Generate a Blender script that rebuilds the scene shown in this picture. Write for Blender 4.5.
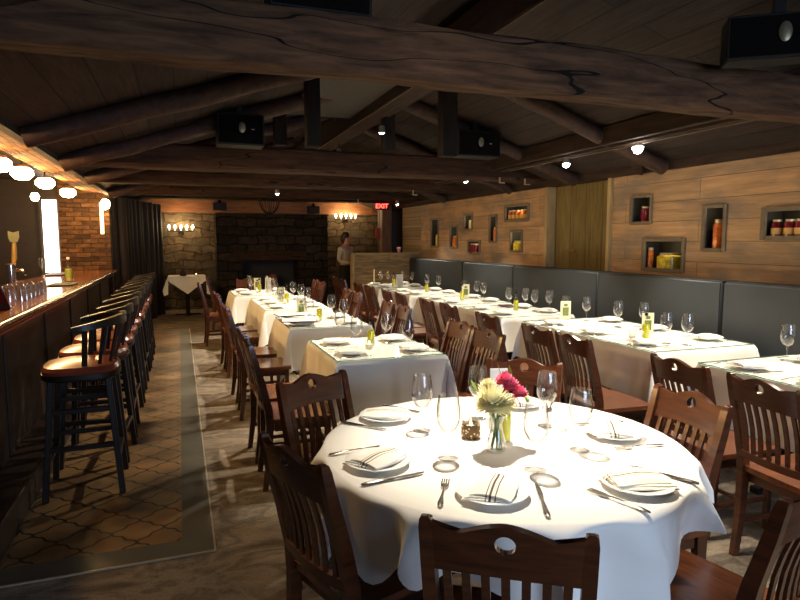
import bpy, bmesh, math, random
from mathutils import Vector, Matrix
random.seed(7)
sc = bpy.context.scene
for o in list(bpy.data.objects): bpy.data.objects.remove(o)
col = sc.collection
R = math.radians
PI = math.pi

# ---------------------------------------------------------------- camera, world, light, exposure
cd = bpy.data.cameras.new('camera'); cam = bpy.data.objects.new('camera', cd); col.objects.link(cam)
cam.location = (0, 0, 1.53); cam.rotation_euler = (R(90 - 5.71), 0, R(-20.1))
cd.sensor_width = 36; cd.lens = 27; cd.clip_start = .05
sc.camera = cam
w = bpy.data.worlds.new('World'); sc.world = w; w.use_nodes = True
w.node_tree.nodes['Background'].inputs[0].default_value = (.75, .8, 1, 1)
w.node_tree.nodes['Background'].inputs[1].default_value = .02
sc.view_settings.view_transform = 'Standard'; sc.view_settings.look = 'None'
sc.view_settings.gamma = 1; sc.view_settings.exposure = 0.0; sc.view_settings.use_curve_mapping = False
sc.cycles.max_bounces = 6; sc.cycles.transparent_max_bounces = 24
sc.cycles.sample_clamp_indirect = 6
def light(kind, name, loc, energy, color, **k):
    l = bpy.data.lights.new(name, kind); l.energy = energy; l.color = color
    for a, b in k.items():
        if a not in ('rot', 'target'): setattr(l, a, b)
    o = bpy.data.objects.new(name, l); col.objects.link(o); o.location = loc
    if 'rot' in k: o.rotation_euler = k['rot']
    if 'target' in k: o.rotation_euler = (Vector(k['target']) - Vector(loc)).to_track_quat('-Z', 'Y').to_euler()
    return o
WARM = (1, .66, .34); BAR = (1, .60, .22); SPOT = (1, .88, .71)
# cool daylight coming through the windows of the room behind the camera
light('AREA', 'daylight', (2.2, -3.4, 1.45), 76, (.56, .72, 1), shape='RECTANGLE', size=3.2, size_y=1.3, spread=R(115), target=(1.8, 5, .4))

# ---------------------------------------------------------------- helpers
def S(r, g, b):
    f = lambda c: (c / 255 / 12.92) if c / 255 <= .04045 else ((c / 255 + .055) / 1.055) ** 2.4
    return (f(r), f(g), f(b), 1)
MATS = {}
class NT:
    def __init__(s, name):
        s.m = bpy.data.materials.new(name); s.m.use_nodes = True
        s.t = s.m.node_tree; s.n = s.t.nodes; s.b = s.n['Principled BSDF']; MATS[name] = s.m
    def add(s, t, **k):
        n = s.n.new(t)
        for a, v in k.items(): setattr(n, a, v)
        return n
    def l(s, a, b): s.t.links.new(a, b)
    def inp(s, x, sock):
        if hasattr(x, 'is_output'): s.l(x, sock)
        else: sock.default_value = x
    def math(s, op, a, b=0, c=0):
        n = s.add('ShaderNodeMath', operation=op)
        s.inp(a, n.inputs[0]); s.inp(b, n.inputs[1]); s.inp(c, n.inputs[2]); return n.outputs[0]
    def mix(s, f, a, b, mode='MIX'):
        n = s.add('ShaderNodeMix', data_type='RGBA', blend_type=mode)
        s.inp(f, n.inputs[0]); s.inp(a, n.inputs[6]); s.inp(b, n.inputs[7]); return n.outputs[2]
    def co(s): return s.add('ShaderNodeTexCoord').outputs['Object']
    def sep(s, v):
        n = s.add('ShaderNodeSeparateXYZ'); s.l(v, n.inputs[0]); return n.outputs
    def comb(s, x, y, z=0):
        n = s.add('ShaderNodeCombineXYZ'); s.inp(x, n.inputs[0]); s.inp(y, n.inputs[1]); s.inp(z, n.inputs[2]); return n.outputs[0]
    def map(s, v, scale):
        n = s.add('ShaderNodeMapping'); s.l(v, n.inputs[0]); n.inputs['Scale'].default_value = scale; return n.outputs[0]
    def noise(s, v, scale=5, detail=4, rough=.5, dist=0):
        n = s.add('ShaderNodeTexNoise'); s.l(v, n.inputs['Vector']); n.inputs['Scale'].default_value = scale
        n.inputs['Detail'].default_value = detail; n.inputs['Roughness'].default_value = rough; n.inputs['Distortion'].default_value = dist
        return n.outputs['Fac']
    def ramp(s, f, stops):
        n = s.add('ShaderNodeValToRGB'); s.l(f, n.inputs[0]); e = n.color_ramp.elements
        while len(e) < len(stops): e.new(.5)
        for i, (p, c) in enumerate(stops): e[i].position = p; e[i].color = c
        return n.outputs[0]
    def bump(s, h, st=.3, d=.01):
        n = s.add('ShaderNodeBump'); n.inputs['Strength'].default_value = st; n.inputs['Distance'].default_value = d
        s.l(h, n.inputs['Height']); s.l(n.outputs[0], s.b.inputs['Normal'])
    def fin(s, color=None, rough=.5, metal=0, spec=.5, coat=0, emit=None, es=0):
        if color is not None: s.inp(color, s.b.inputs['Base Color'])
        s.inp(rough, s.b.inputs['Roughness']); s.b.inputs['Metallic'].default_value = metal
        s.b.inputs['Specular IOR Level'].default_value = spec; s.b.inputs['Coat Weight'].default_value = coat
        s.b.inputs['Coat Roughness'].default_value = .15
        if emit is not None: s.inp(emit, s.b.inputs['Emission Color']); s.b.inputs['Emission Strength'].default_value = es
        return s.m
def plain(name, c, rough=.5, metal=0, spec=.5, coat=0, var=.12, sc_=30):
    n = NT(name); f = n.noise(n.co(), sc_, 3)
    dark = tuple(x * (1 - var) for x in c[:3]) + (1,); lite = tuple(min(1, x * (1 + var)) for x in c[:3]) + (1,)
    return n.fin(n.ramp(f, [(.3, dark), (.7, lite)]), rough, metal, spec, coat)
def wood(name, c1, c2, scale=(3, 3, 30), rough=.5, coat=0, bump=.2, spec=.5, k=3):
    n = NT(name); v = n.map(n.co(), scale); f = n.noise(v, k, 6, .6, .6)
    n.bump(f, bump, .01); return n.fin(n.ramp(f, [(.3, c1), (.72, c2)]), rough, 0, spec, coat)
def bricky(name, ua, va, bw, rh, mortar, c1, c2, cm, rough=.8, dist=0, bump=.5, grain=(1, 1), spec=.3, stain=None, freq=2, off=.5, gst=.75, swap=False):
    n = NT(name); co = n.co(); xyz = n.sep(co)
    g = {'x': xyz[0], 'y': xyz[1], 'z': xyz[2]}
    v = n.comb(g[ua], g[va], 0)
    if dist:
        d = n.add('ShaderNodeTexNoise'); n.l(v, d.inputs['Vector']); d.inputs['Scale'].default_value = 3; d.inputs['Detail'].default_value = 2
        vm = n.add('ShaderNodeVectorMath', operation='MULTIPLY_ADD'); n.l(d.outputs['Color'], vm.inputs[0]); vm.inputs[1].default_value = (dist, dist, 0); n.l(v, vm.inputs[2]); v = vm.outputs[0]
    b = n.add('ShaderNodeTexBrick'); n.l(v, b.inputs['Vector'])
    b.inputs['Scale'].default_value = 1; b.inputs['Brick Width'].default_value = bw; b.inputs['Row Height'].default_value = rh
    b.inputs['Mortar Size'].default_value = mortar; b.inputs['Mortar Smooth'].default_value = .3; b.inputs['Bias'].default_value = 0
    b.offset = off; b.offset_frequency = freq
    b.inputs['Color1'].default_value = c1; b.inputs['Color2'].default_value = c2; b.inputs['Mortar'].default_value = cm
    gv = n.map(v, (grain[0], grain[1], 1)); f = n.noise(gv, 4, 6, .65, .4)
    lo = 1 - gst
    c = n.mix(1, b.outputs['Color'], n.ramp(f, [(.25, (lo, lo, lo, 1)), (.7, (1.15, 1.15, 1.15, 1))]), 'MULTIPLY')
    if stain: c = n.mix(n.ramp(n.noise(n.map(v, (.6, 1.2, 1)), 3, 4), [(.48, (0, 0, 0, 1)), (.66, (.75, .75, .75, 1))]), c, stain)
    h = n.math('SUBTRACT', n.math('MULTIPLY', f, .35), b.outputs['Fac'])
    n.bump(h, bump, .02)
    return n.fin(c, rough, 0, spec)
def emis(name, c, st):
    n = NT(name); return n.fin(c, .5, emit=c, es=st)
def glass(name, tint=(1, 1, 1, 1), base=.06, edge=.75, rough=.03):
    n = NT(name); n.n.remove(n.b)
    tr = n.add('ShaderNodeBsdfTransparent'); tr.inputs[0].default_value = tint
    gl = n.add('ShaderNodeBsdfGlossy'); gl.inputs['Roughness'].default_value = rough
    lw = n.add('ShaderNodeLayerWeight'); lw.inputs['Blend'].default_value = .35
    f = n.math('MULTIPLY_ADD', n.math('POWER', lw.outputs['Facing'], 2.0), edge, base)
    m = n.add('ShaderNodeMixShader'); n.l(f, m.inputs[0]); n.l(tr.outputs[0], m.inputs[1]); n.l(gl.outputs[0], m.inputs[2])
    n.l(m.outputs[0], n.n['Material Output'].inputs[0]); return n.m

# materials
CHAIR = wood('chair wood', S(50, 24, 12), S(92, 48, 24), (2, 2, 14), .28, .35, .06, .5)
SEATW = wood('seat wood', S(84, 44, 24), S(128, 72, 40), (12, 2, 2), .26, .4, .06)
STOOL = wood('stool wood', S(16, 10, 7), S(32, 20, 13), (2, 2, 14), .42, .08, .06, .3)
LEATHER = plain('stool leather', S(120, 52, 34), .3, 0, .6, .3, .2, 12)
BEAM = wood('hewn beam', S(36, 22, 15), S(76, 52, 36), (1.2, 9, 9), .85, 0, .9, .2, 2.5)
BEAMR = wood('worn beam', S(46, 31, 21), S(104, 76, 54), (1.2, 9, 9), .85, 0, 1, .2, 2.5)
def crack(m):
    t = m.node_tree; b = t.nodes['Principled BSDF']; n = t.nodes
    tc_ = n.new('ShaderNodeTexCoord'); mp = n.new('ShaderNodeMapping'); mp.inputs['Scale'].default_value = (.4, 1.2, 3.0); t.links.new(tc_.outputs['Object'], mp.inputs[0])
    ns = n.new('ShaderNodeTexNoise'); ns.inputs['Scale'].default_value = 1.6; ns.inputs['Detail'].default_value = 2.2; ns.inputs['Roughness'].default_value = .5; t.links.new(mp.outputs[0], ns.inputs['Vector'])
    a = n.new('ShaderNodeMath'); a.operation = 'SUBTRACT'; t.links.new(ns.outputs['Fac'], a.inputs[0]); a.inputs[1].default_value = .56
    c_ = n.new('ShaderNodeMath'); c_.operation = 'ABSOLUTE'; t.links.new(a.outputs[0], c_.inputs[0])
    d = n.new('ShaderNodeMath'); d.operation = 'LESS_THAN'; t.links.new(c_.outputs[0], d.inputs[0]); d.inputs[1].default_value = .0045
    mx = n.new('ShaderNodeMix'); mx.data_type = 'RGBA'; t.links.new(d.outputs[0], mx.inputs[0]); t.links.new(b.inputs['Base Color'].links[0].from_socket, mx.inputs[6]); mx.inputs[7].default_value = S(12, 8, 6)
    t.links.new(mx.outputs[2], b.inputs['Base Color'])
crack(BEAM); crack(BEAMR)
LOG = wood('log', S(42, 27, 20), S(72, 49, 37), (10, 10, 10), .7, 0, .6, .3, 1.4)
PURLIN = wood('purlin', S(36, 26, 20), S(68, 52, 40), (9, .8, 9), .8, 0, .6, .2, 2.5)
POST = wood('post', S(18, 13, 11), S(32, 24, 19), (9, 9, 1), .8, 0, .5, .2)
ROOF = bricky('roof boards', 'y', 'x', 3.1, .21, .006, S(43, 33, 26), S(62, 48, 38), S(9, 7, 5), .85, 0, .5, (.7, 8))
PLANK = bricky('wall planks', 'y', 'z', 2.6, .19, .0025, S(196, 154, 110), S(168, 136, 102), S(84, 62, 44), .75, 0, .35, (.5, 6), .3, S(120, 108, 94), 2, .37, .42)
DOORW = bricky('door planks', 'z', 'y', 5, .30, .004, S(122, 104, 60), S(136, 116, 70), S(50, 42, 26), .75, 0, .3, (.6, 7), .3, None, 2, .5, .5)
HALFW = bricky('half wall planks', 'x', 'z', 3.0, .22, .005, S(176, 150, 108), S(150, 126, 90), S(60, 48, 34), .75, 0, .4, (.7, 6), .3, S(112, 100, 84))
STONE = bricky('stone blocks', 'x', 'z', (.38), .17, .010, S(118, 102, 76), S(84, 70, 52), S(60, 50, 37), .9, .22, 1, (1.5, 2.5), .2, S(84, 78, 62))
STONE_SHADED = bricky('shaded hearth stone', 'x', 'z', .42, .19, .014, S(66, 56, 43), S(42, 35, 27), S(24, 19, 14), .9, .16, 1, (1.5, 2.5), .2)  # darker copy of the wall stone; the unlit chimney's shade is in the colour
BRICK = bricky('brick', 'x', 'z', .21, .068, .007, S(112, 80, 54), S(66, 46, 33), S(58, 44, 33), .85, .035, .8, (3, 6), .2)
BRICKY_ = bricky('soffit brick', 'y', 'x', .26, .07, .007, S(150, 108, 70), S(120, 78, 48), S(60, 40, 26), .85, .02, .8, (2, 4), .2)
FASC = wood('fascia board', S(120, 76, 44), S(164, 112, 68), (1, 6, 8), .7, 0, .3)
DARKW = wood('dark panel', S(26, 18, 13), S(46, 32, 22), (2, 2, 7), .45, .2, .1)
BARW = wood('bar front', S(38, 25, 17), S(64, 43, 29), (6, .8, 8), .5, .1, .15)
BARTOP = wood('bar top', S(128, 70, 30), S(172, 100, 46), (9, .7, 6), .12, .8, .04)
BARRAIL = wood('bar rail', S(58, 32, 18), S(96, 54, 30), (9, .8, 6), .2, .6, .04)
LOGV = wood('stockade log', S(20, 14, 11), S(54, 38, 28), (12, 12, .8), .7, 0, .5)
GREY = plain('grey plaster', S(70, 67, 60), .9)
BLACK = plain('speaker black', S(17, 16, 15), .6, 0, .25)
IRON = plain('black iron', S(24, 20, 17), .5, .6)
VINYL = plain('grey vinyl', S(43, 49, 53), .55, 0, .45, 0, .1, 3)
WHITE = plain('white china', S(244, 243, 238), .18, 0, .5, .3, .01)
CARD = plain('white card', S(240, 238, 228), .6, var=.02)
PAPER = plain('cream card', S(232, 226, 190), .6, var=.05)
INK = plain('printed ink', S(40, 42, 46), .6)
OLIVE = plain('olive print', S(104, 116, 50), .6)
STEEL = plain('cutlery steel', S(170, 165, 158), .22, .9)
BRASS = plain('brass', S(176, 140, 76), .3, .9)
CHROME = plain('chrome', S(200, 200, 200), .12, 1)
NICHE = plain('niche frame', S(112, 96, 74), .6)
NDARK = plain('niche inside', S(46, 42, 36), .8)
CABLE = plain('cable', S(104, 84, 62), .5)
MENU = plain('menu cover', S(70, 32, 34), .5)
GLASS = glass('clear glass', (.99, .99, .99, 1), .06, 1.5, .14)
BGLASS = glass('bar glass', (.95, .93, .9, 1), .35, 1.0, .15)
GTOP = glass('glass sheet', (.985, .995, .99, 1), .015, .22)
GEDGE = glass('glass sheet edge', (.35, .52, .45, 1), .15, .4)
OIL = NT('olive oil').fin(S(226, 224, 10), .15, coat=.5); OIL.node_tree.nodes['Principled BSDF'].inputs['Transmission Weight'].default_value = .35
n = NT('white linen'); v = n.noise(n.co(), 260, 2); n.bump(v, .12, .002); LINEN = n.fin(n.ramp(n.noise(n.co(), 3, 3), [(.3, S(232, 228, 220)), (.7, S(242, 239, 232))]), .85, 0, .2)
n = NT('striped napkin'); x = n.sep(n.co())[0]
st1 = n.math('LESS_THAN', n.math('ABSOLUTE', n.math('SUBTRACT', x, .008)), .0035)
st2 = n.math('LESS_THAN', n.math('ABSOLUTE', n.math('SUBTRACT', x, .024)), .0018)
st3 = n.math('LESS_THAN', n.math('ABSOLUTE', n.math('SUBTRACT', x, -.004)), .0015)
NAPK = n.fin(n.mix(n.math('ADD', n.math('ADD', st1, st2), st3), S(236, 230, 216), S(96, 84, 72)), .85, 0, .2)
# carpet
n = NT('mottled carpet'); co = n.co()
f1 = n.noise(n.map(co, (1.3, 2.6, 1)), 1.6, 5, .6, .5); f2 = n.noise(co, 90, 3)
c = n.ramp(f1, [(.34, S(92, 81, 70)), (.48, S(140, 126, 108)), (.55, S(108, 96, 82)), (.7, S(162, 148, 130))])
c = n.mix(.35, c, n.ramp(f2, [(.3, (.4, .4, .4, 1)), (.7, (1.3, 1.3, 1.3, 1))]), 'MULTIPLY'); n.bump(f2, .3, .004)
CARPET = n.fin(c, .95, 0, .1)
# ogee tiles: terracotta lozenges between wavy dark joints
n = NT('ogee floor tile'); co = n.co(); X = n.sep(co); u = n.math('DIVIDE', X[0], .255); vv = n.math('DIVIDE', X[1], .255)
wv = n.math('MULTIPLY', n.math('SINE', n.math('MULTIPLY', n.math('ADD', u, vv), 4 * PI)), .035)
wv2 = n.math('MULTIPLY', n.math('SINE', n.math('MULTIPLY', n.math('SUBTRACT', u, vv), 4 * PI)), .035)
def joint(a): return n.math('ABSOLUTE', n.math('SUBTRACT', n.math('FRACT', a), .5))
d1 = joint(n.math('ADD', n.math('ADD', u, vv), wv2)); d2 = joint(n.math('ADD', n.math('SUBTRACT', u, vv), wv))
ln = n.math('LESS_THAN', n.math('MINIMUM', d1, d2), .036)
tc = n.ramp(n.noise(co, 2.2, 5, .6), [(.35, S(84, 64, 42)), (.5, S(118, 90, 56)), (.68, S(144, 108, 66))])
n.bump(n.math('SUBTRACT', 1, ln), .5, .004)
TILE = n.fin(n.mix(ln, tc, S(20, 14, 10)), n.math('MULTIPLY_ADD', n.noise(co, 5, 3), .25, .3), 0, .4)
BORDER = plain('border stone', S(80, 77, 66), .5, 0, .4, 0, .2, 4)
STRIP = plain('metal strip', S(178, 164, 140), .4, .5)

class MB:
    """collects shapes into one mesh"""
    def __init__(s): s.bm = bmesh.new(); s.sm = False
    def box(s, x0, x1, y0, y1, z0, z1, bev=0, M=None, seg=1):
        t = bmesh.new(); bmesh.ops.create_cube(t, size=1)
        for v in t.verts: v.co = Vector(((x0 + x1) / 2 + v.co.x * (x1 - x0), (y0 + y1) / 2 + v.co.y * (y1 - y0), (z0 + z1) / 2 + v.co.z * (z1 - z0)))
        if bev: bmesh.ops.bevel(t, geom=t.edges[:], offset=bev, segments=seg, affect='EDGES')
        s._take(t, M); return s
    def _take(s, t, M=None):
        if M is not None: bmesh.ops.transform(t, matrix=M, verts=t.verts)
        mp = [s.bm.verts.new(v.co) for v in t.verts]; t.verts.index_update()
        for f in t.faces:
            try: s.bm.faces.new([mp[v.index] for v in f.verts])
            except ValueError: pass
        t.free()
    def bar(s, p, q, w, d, bev=0, roll=0, w2=None, d2=None):
        """square bar from p to q, w across, d deep"""
        p = Vector(p); q = Vector(q); L = (q - p).length
        t = bmesh.new(); bmesh.ops.create_cube(t, size=1)
        for v in t.verts:
            k = v.co.z > 0; ww = (w2 or w) if k else w; dd = (d2 or d) if k else d
            v.co = Vector((v.co.x * ww, v.co.y * dd, (v.co.z + .5) * L))
        if bev: bmesh.ops.bevel(t, geom=t.edges[:], offset=bev, segments=1, affect='EDGES')
        z = (q - p).normalized(); y = Vector((0, 1, 0)) if abs(z.y) < .9 else Vector((0, 0, 1))
        x = y.cross(z).normalized(); y = z.cross(x)
        M = Matrix.Translation(p) @ Matrix((x, y, z)).transposed().to_4x4() @ Matrix.Rotation(roll, 4, 'Z')
        s._take(t, M); return s
    def ring(s, pts): return [s.bm.verts.new(p) for p in pts]
    def skin(s, rings, cap=True, close=True):
        for a, b in zip(rings, rings[1:]):
            n = len(a)
            for i in range(n if close else n - 1):
                j = (i + 1) % n
                try: s.bm.faces.new((a[i], a[j], b[j], b[i]))
                except ValueError: pass
        if cap:
            try: s.bm.faces.new(rings[0][::-1]); s.bm.faces.new(rings[-1])
            except ValueError: pass
    def tube(s, pts, r, n=8, cap=True, flat=1.0):
        pts = [Vector(p) for p in pts]; rs = r if isinstance(r, (list, tuple)) else [r] * len(pts)
        rings = []; px = None
        for i, p in enumerate(pts):
            a = pts[max(0, i - 1)]; b = pts[min(len(pts) - 1, i + 1)]; z = (b - a).normalized()
            if px is None: px = z.orthogonal().normalized()
            px = (px - z * px.dot(z)).normalized(); y = z.cross(px)
            rings.append(s.ring([p + px * math.cos(2 * PI * k / n) * rs[i] + y * math.sin(2 * PI * k / n) * rs[i] * flat for k in range(n)]))
        s.skin(rings, cap); s.sm = True; return s
    def lathe(s, prof, n=24, c=(0, 0, 0), cap=False):
        rings = [s.ring([(c[0] + r * math.cos(2 * PI * k / n), c[1] + r * math.sin(2 * PI * k / n), c[2] + z) for k in range(n)]) for r, z in prof]
        s.skin(rings, cap); s.sm = True; return s
    def prism(s, pts, depth, M=None):
        """pts in local XY extruded along +Z"""
        t = bmesh.new(); a = [t.verts.new((x, y, 0)) for x, y in pts]; b = [t.verts.new((x, y, depth)) for x, y in pts]
        t.faces.new(a[::-1]); t.faces.new(b)
        for i in range(len(a)): j = (i + 1) % len(a); t.faces.new((a[i], a[j], b[j], b[i]))
        s._take(t, M); return s
    def build(s, name, m, parent=None, smooth=None, noise=0, cuts=0):
        if cuts: bmesh.ops.subdivide_edges(s.bm, edges=s.bm.edges[:], cuts=cuts, use_grid_fill=True)
        if noise:
            from mathutils import noise as N
            for v in s.bm.verts: v.co += N.noise_vector(v.co * 1.7) * noise + N.noise_vector(v.co * 7) * noise * .3
        bmesh.ops.recalc_face_normals(s.bm, faces=s.bm.faces)
        me = bpy.data.meshes.new(name); s.bm.to_mesh(me); s.bm.free()
        me.materials.append(m)
        if smooth if smooth is not None else s.sm:
            me.shade_smooth()
            try: me.set_sharp_from_angle(angle=R(42))
            except Exception: pass
        o = bpy.data.objects.new(name, me); col.objects.link(o)
        if parent: o.parent = parent
        return o
def T(x=0, y=0, z=0, rx=0, ry=0, rz=0):
    return Matrix.Translation((x, y, z)) @ Matrix.Rotation(rz, 4, 'Z') @ Matrix.Rotation(ry, 4, 'Y') @ Matrix.Rotation(rx, 4, 'X')
def tag(o, label, cat, group=None, kind=None):
    o['label'] = label; o['category'] = cat
    if group: o['group'] = group
    if kind: o['kind'] = kind
    return o
def struct(o): o['kind'] = 'structure'; return o
def empty(name, loc=(0, 0, 0), rz=0, label=None, cat=None, group=None):
    o = bpy.data.objects.new(name, None); col.objects.link(o); o.location = loc; o.rotation_euler.z = rz; o.empty_display_size = .1
    if label: tag(o, label, cat, group)
    return o
KIDS = {}
def copy_tree(o, parent=None):
    c = o.copy(); col.objects.link(c); c.parent = parent
    for ch in list(o.children): copy_tree(ch, c)
    return c
PROTO = {}
def place(key, maker, loc, rz, label, cat, group):
    """the first call keeps the original, later ones copy it with its parts"""
    if key not in PROTO: PROTO[key] = o = maker()
    else: o = copy_tree(PROTO[key])
    o.location = loc; o.rotation_euler = (0, 0, rz); tag(o, label, cat, group); return o

# ================================================================ SETTING
struct(MB().box(-3.6, 6, -1.5, 16, -.1, 0).build('floor', CARPET))
# tile inlay beside the bar with its stone border and metal strip
struct(MB().box(-.84, -.04, 3.13, 10.9, .001, .006).build('trim_1', TILE))
struct(MB().box(-.04, .11, 2.97, 10.9, .001, .0065).box(-.84, -.04, 2.97, 3.13, .001, .0065).build('trim_2', BORDER))
struct(MB().box(.11, .12, 2.96, 10.9, .001, .009).box(-.84, .11, 2.96, 2.97, .001, .009).build('trim_3', STRIP))

# right wall with its niches
NI = dict(a=(4.82, 5.13, 1.69, 1.99), b=(4.38, 4.93, 1.22, 1.55), c=(3.94, 4.19, 1.43, 1.84), d=(2.98, 3.60, 1.53, 1.79), e=(7.08, 7.73, 1.79, 2.03), f=(7.23, 7.56, 1.36, 1.67),
          g=(7.95, 8.19, 1.49, 1.91), h=(8.47, 8.91, 1.31, 1.53), i=(8.75, 9.05, 1.69, 1.96), j=(9.29, 9.61, 1.39, 1.78), k=(10.09, 10.46, 1.40, 1.93))
WX = 4.45
def holed(mb, y0, y1, z0, z1, holes, x0, x1):
    ys = sorted({y0, y1} | {h[0] for h in holes} | {h[1] for h in holes}); zs = sorted({z0, z1} | {h[2] for h in holes} | {h[3] for h in holes})
    for a, b in zip(ys, ys[1:]):
        run = None
        for c, d in zip(zs, zs[1:]):
            inside = any(h[0] <= (a + b) / 2 <= h[1] and h[2] <= (c + d) / 2 <= h[3] for h in holes)
            if inside:
                if run: mb.box(x0, x1, a, b, *run); run = None
            else: run = (run[0], d) if run else (c, d)
        if run: mb.box(x0, x1, a, b, *run)
mb = MB(); holed(mb, .2, 5.44, 0, 2.2, [NI[k] for k in 'abcd'], WX, WX + .22); holed(mb, 6.66, 10.95, 0, 2.2, [NI[k] for k in 'efghijk'], WX, WX + .22)
wr = struct(mb.build('wall_right', PLANK))
struct(MB().box(WX - .04, WX + .22, 5.41, 5.46, 1.0, 2.2, .004).box(WX - .03, WX + .22, 6.62, 6.68, 1.0, 2.2, .004).build('trim_4', wood('door jamb', S(150, 124, 80), S(186, 158, 108), (6, 6, 1), .7)))
dr = struct(MB().box(WX + .10, WX + .15, 5.44, 6.66, 0, 2.2).build('door_1', DOORW))
h = MB().box(WX + .07, WX + .10, 6.16, 6.30, 1.392, 1.408, .003).box(WX + .085, WX + .1, 6.17, 6.29, 1.385, 1.415).build('door_handle', BRASS, dr)
for k, (y0, y1, z0, z1) in NI.items():
    f = empty('wall_niche', (WX, (y0 + y1) / 2, (z0 + z1) / 2))
    t = .028 if (y1 - y0) < .5 else .034; hy = (y1 - y0) / 2; hz = (z1 - z0) / 2
    MB().box(-.018, .012, -hy - .006, -hy + t, -hz, hz, .003).box(-.018, .012, hy - t, hy + .006, -hz, hz, .003).box(-.018, .012, -hy + t, hy - t, hz - t, hz + .006, .003).box(-.018, .012, -hy + t, hy - t, -hz - .006, -hz + t, .003).build('frame', NICHE, f)
    mb = MB(); hh = .3
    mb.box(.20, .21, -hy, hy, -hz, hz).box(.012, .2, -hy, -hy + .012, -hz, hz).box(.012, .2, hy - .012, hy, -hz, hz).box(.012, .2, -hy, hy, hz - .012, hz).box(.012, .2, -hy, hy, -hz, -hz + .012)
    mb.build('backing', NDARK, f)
    NI[k] = (f, hy, hz, t)
NL = dict(a='small square niche over the banquette holding a red jar, right of the plank door', b='wide low niche by the plank door with a big jar of yellow peppers', c='tall narrow niche with one orange jar, midway on the right planks',
          d='wide high niche with a row of labelled jars at the right photo edge', e='wide niche with a row of orange jars, left of the plank door', f='upright niche with yellow glowing jar just left of the plank door',
          g='tall narrow niche between the jar row and the small high niche', h='square niche with dark red jar on the far plank wall', i='small high niche holding a pale carafe on the far plank wall', j='tall niche with orange jar standing low on the far plank wall', k='farthest tall niche beside the dark doorway')
for k, l in NL.items(): tag(NI[k][0], l, 'niche', 'wall niches of preserves')

# roof
def roofz(x): return 2.57 + .33 * x if x < 1.81 else 3.78 - .34 * x
mb = MB()
for (xa, xb) in ((-.965, 1.81), (1.81, 5.4)):
    a = [(xa, -1.5, roofz(xa)), (xb, -1.5, roofz(xb) if xb < 2 else 3.78 - .34 * xb), (xb, 14.2, roofz(xb) if xb < 2 else 3.78 - .34 * xb), (xa, 14.2, roofz(xa))]
    if xa > 1.5: a[0] = (xa, -1.5, 3.165); a[3] = (xa, 14.2, 3.165)
    v = mb.ring(a) ; v2 = mb.ring([(p[0], p[1], p[2] + .08) for p in a]); mb.skin([v, v2])
struct(mb.build('ceiling', ROOF))
struct(MB().box(1.15, 1.86, 4.75, 6.75, 2.90, 2.95).build('trim_5', GREY))
struct(MB().box(4.40, 4.75, .2, 14, 2.2, 2.5).build('trim_6', PURLIN))
# back walls
struct(MB().box(-1.6, .74, 14, 14.3, 0, 2.13).build('wall_back_left', STONE)); struct(MB().box(3.21, 5.6, 14, 14.3, 0, 2.13).build('wall_back_right', STONE))
struct(MB().box(-1.6, 5.6, 13.97, 14.3, 2.13, 3.3).build('trim_7', FASC))
fp = empty('fireplace', (1.9, 13.84, 0), 0, 'large shade-darkened stone fireplace centred on the far back wall', 'fireplace')
MB().box(-1.15, -.62, -.25, .4, 0, 1.15).box(.62, 1.3, -.25, .4, 0, 1.15).box(-1.15, 1.3, -.25, .4, 1.15, 2.11).build('chimney_breast', STONE_SHADED, fp, noise=.02, cuts=3)
MB().box(-.62, .62, .42, .45, 0, 1.15).build('firebox', NDARK, fp)
MB().box(-.8, .8, -.32, -.25, 1.08, 1.28, .01).build('lintel', BEAM, fp)
wf = wood('reddish log', S(110, 62, 40), S(150, 90, 60), (4, 4, 4), .7)
MB().tube([(.1, .05, .0), (.1, .05, .75)], .09, 10).build('stone_pillar', wf, fp)
# rooms beyond the half wall
struct(MB().box(4.45, 4.65, 10.95, 12.0, 0, 2.2).build('wall_right_far', HALFW))
ps = empty('plank_half_wall', (3.8, 11, 0), 0, 'chest-high plank half wall behind the farthest banquette table', 'partition')
MB().box(-.70, .64, 0, .12, 0, 1.25).build('panel', HALFW, ps)
MB().box(-.73, .64, -.03, .15, 1.25, 1.285, .004).build('cap', wood('cap wood', S(140, 116, 84), S(170, 146, 110), (2, 6, 6), .7), ps)
MB().box(-.74, -.70, -.02, .14, 0, 1.25, .004).build('end_trim', wood('end trim', S(150, 128, 92), S(180, 156, 118), (6, 6, 1), .7), ps)
d2 = struct(MB().box(4.33, 4.95, 12.6, 12.66, 0, 2.15).build('door_2', DARKW))
MB().tube([(4.4, 12.57, 1.0), (4.4, 12.57, 1.3)], .012, 8).build('door_handle', BRASS, d2)
struct(MB().box(4.18, 4.40, 12.55, 12.75, 0, 2.3, .01).build('trim_8', wood('door post', S(92, 64, 42), S(128, 92, 62), (6, 6, 1), .7)))
struct(MB().box(4.98, 5.1, 12.55, 12.75, 0, 2.3, .01).build('trim_9', MATS['door post']))
struct(MB().box(4.19, 5.6, 12.8, 12.9, 0, 2.3).build('wall_hall', LOGV))

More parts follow.
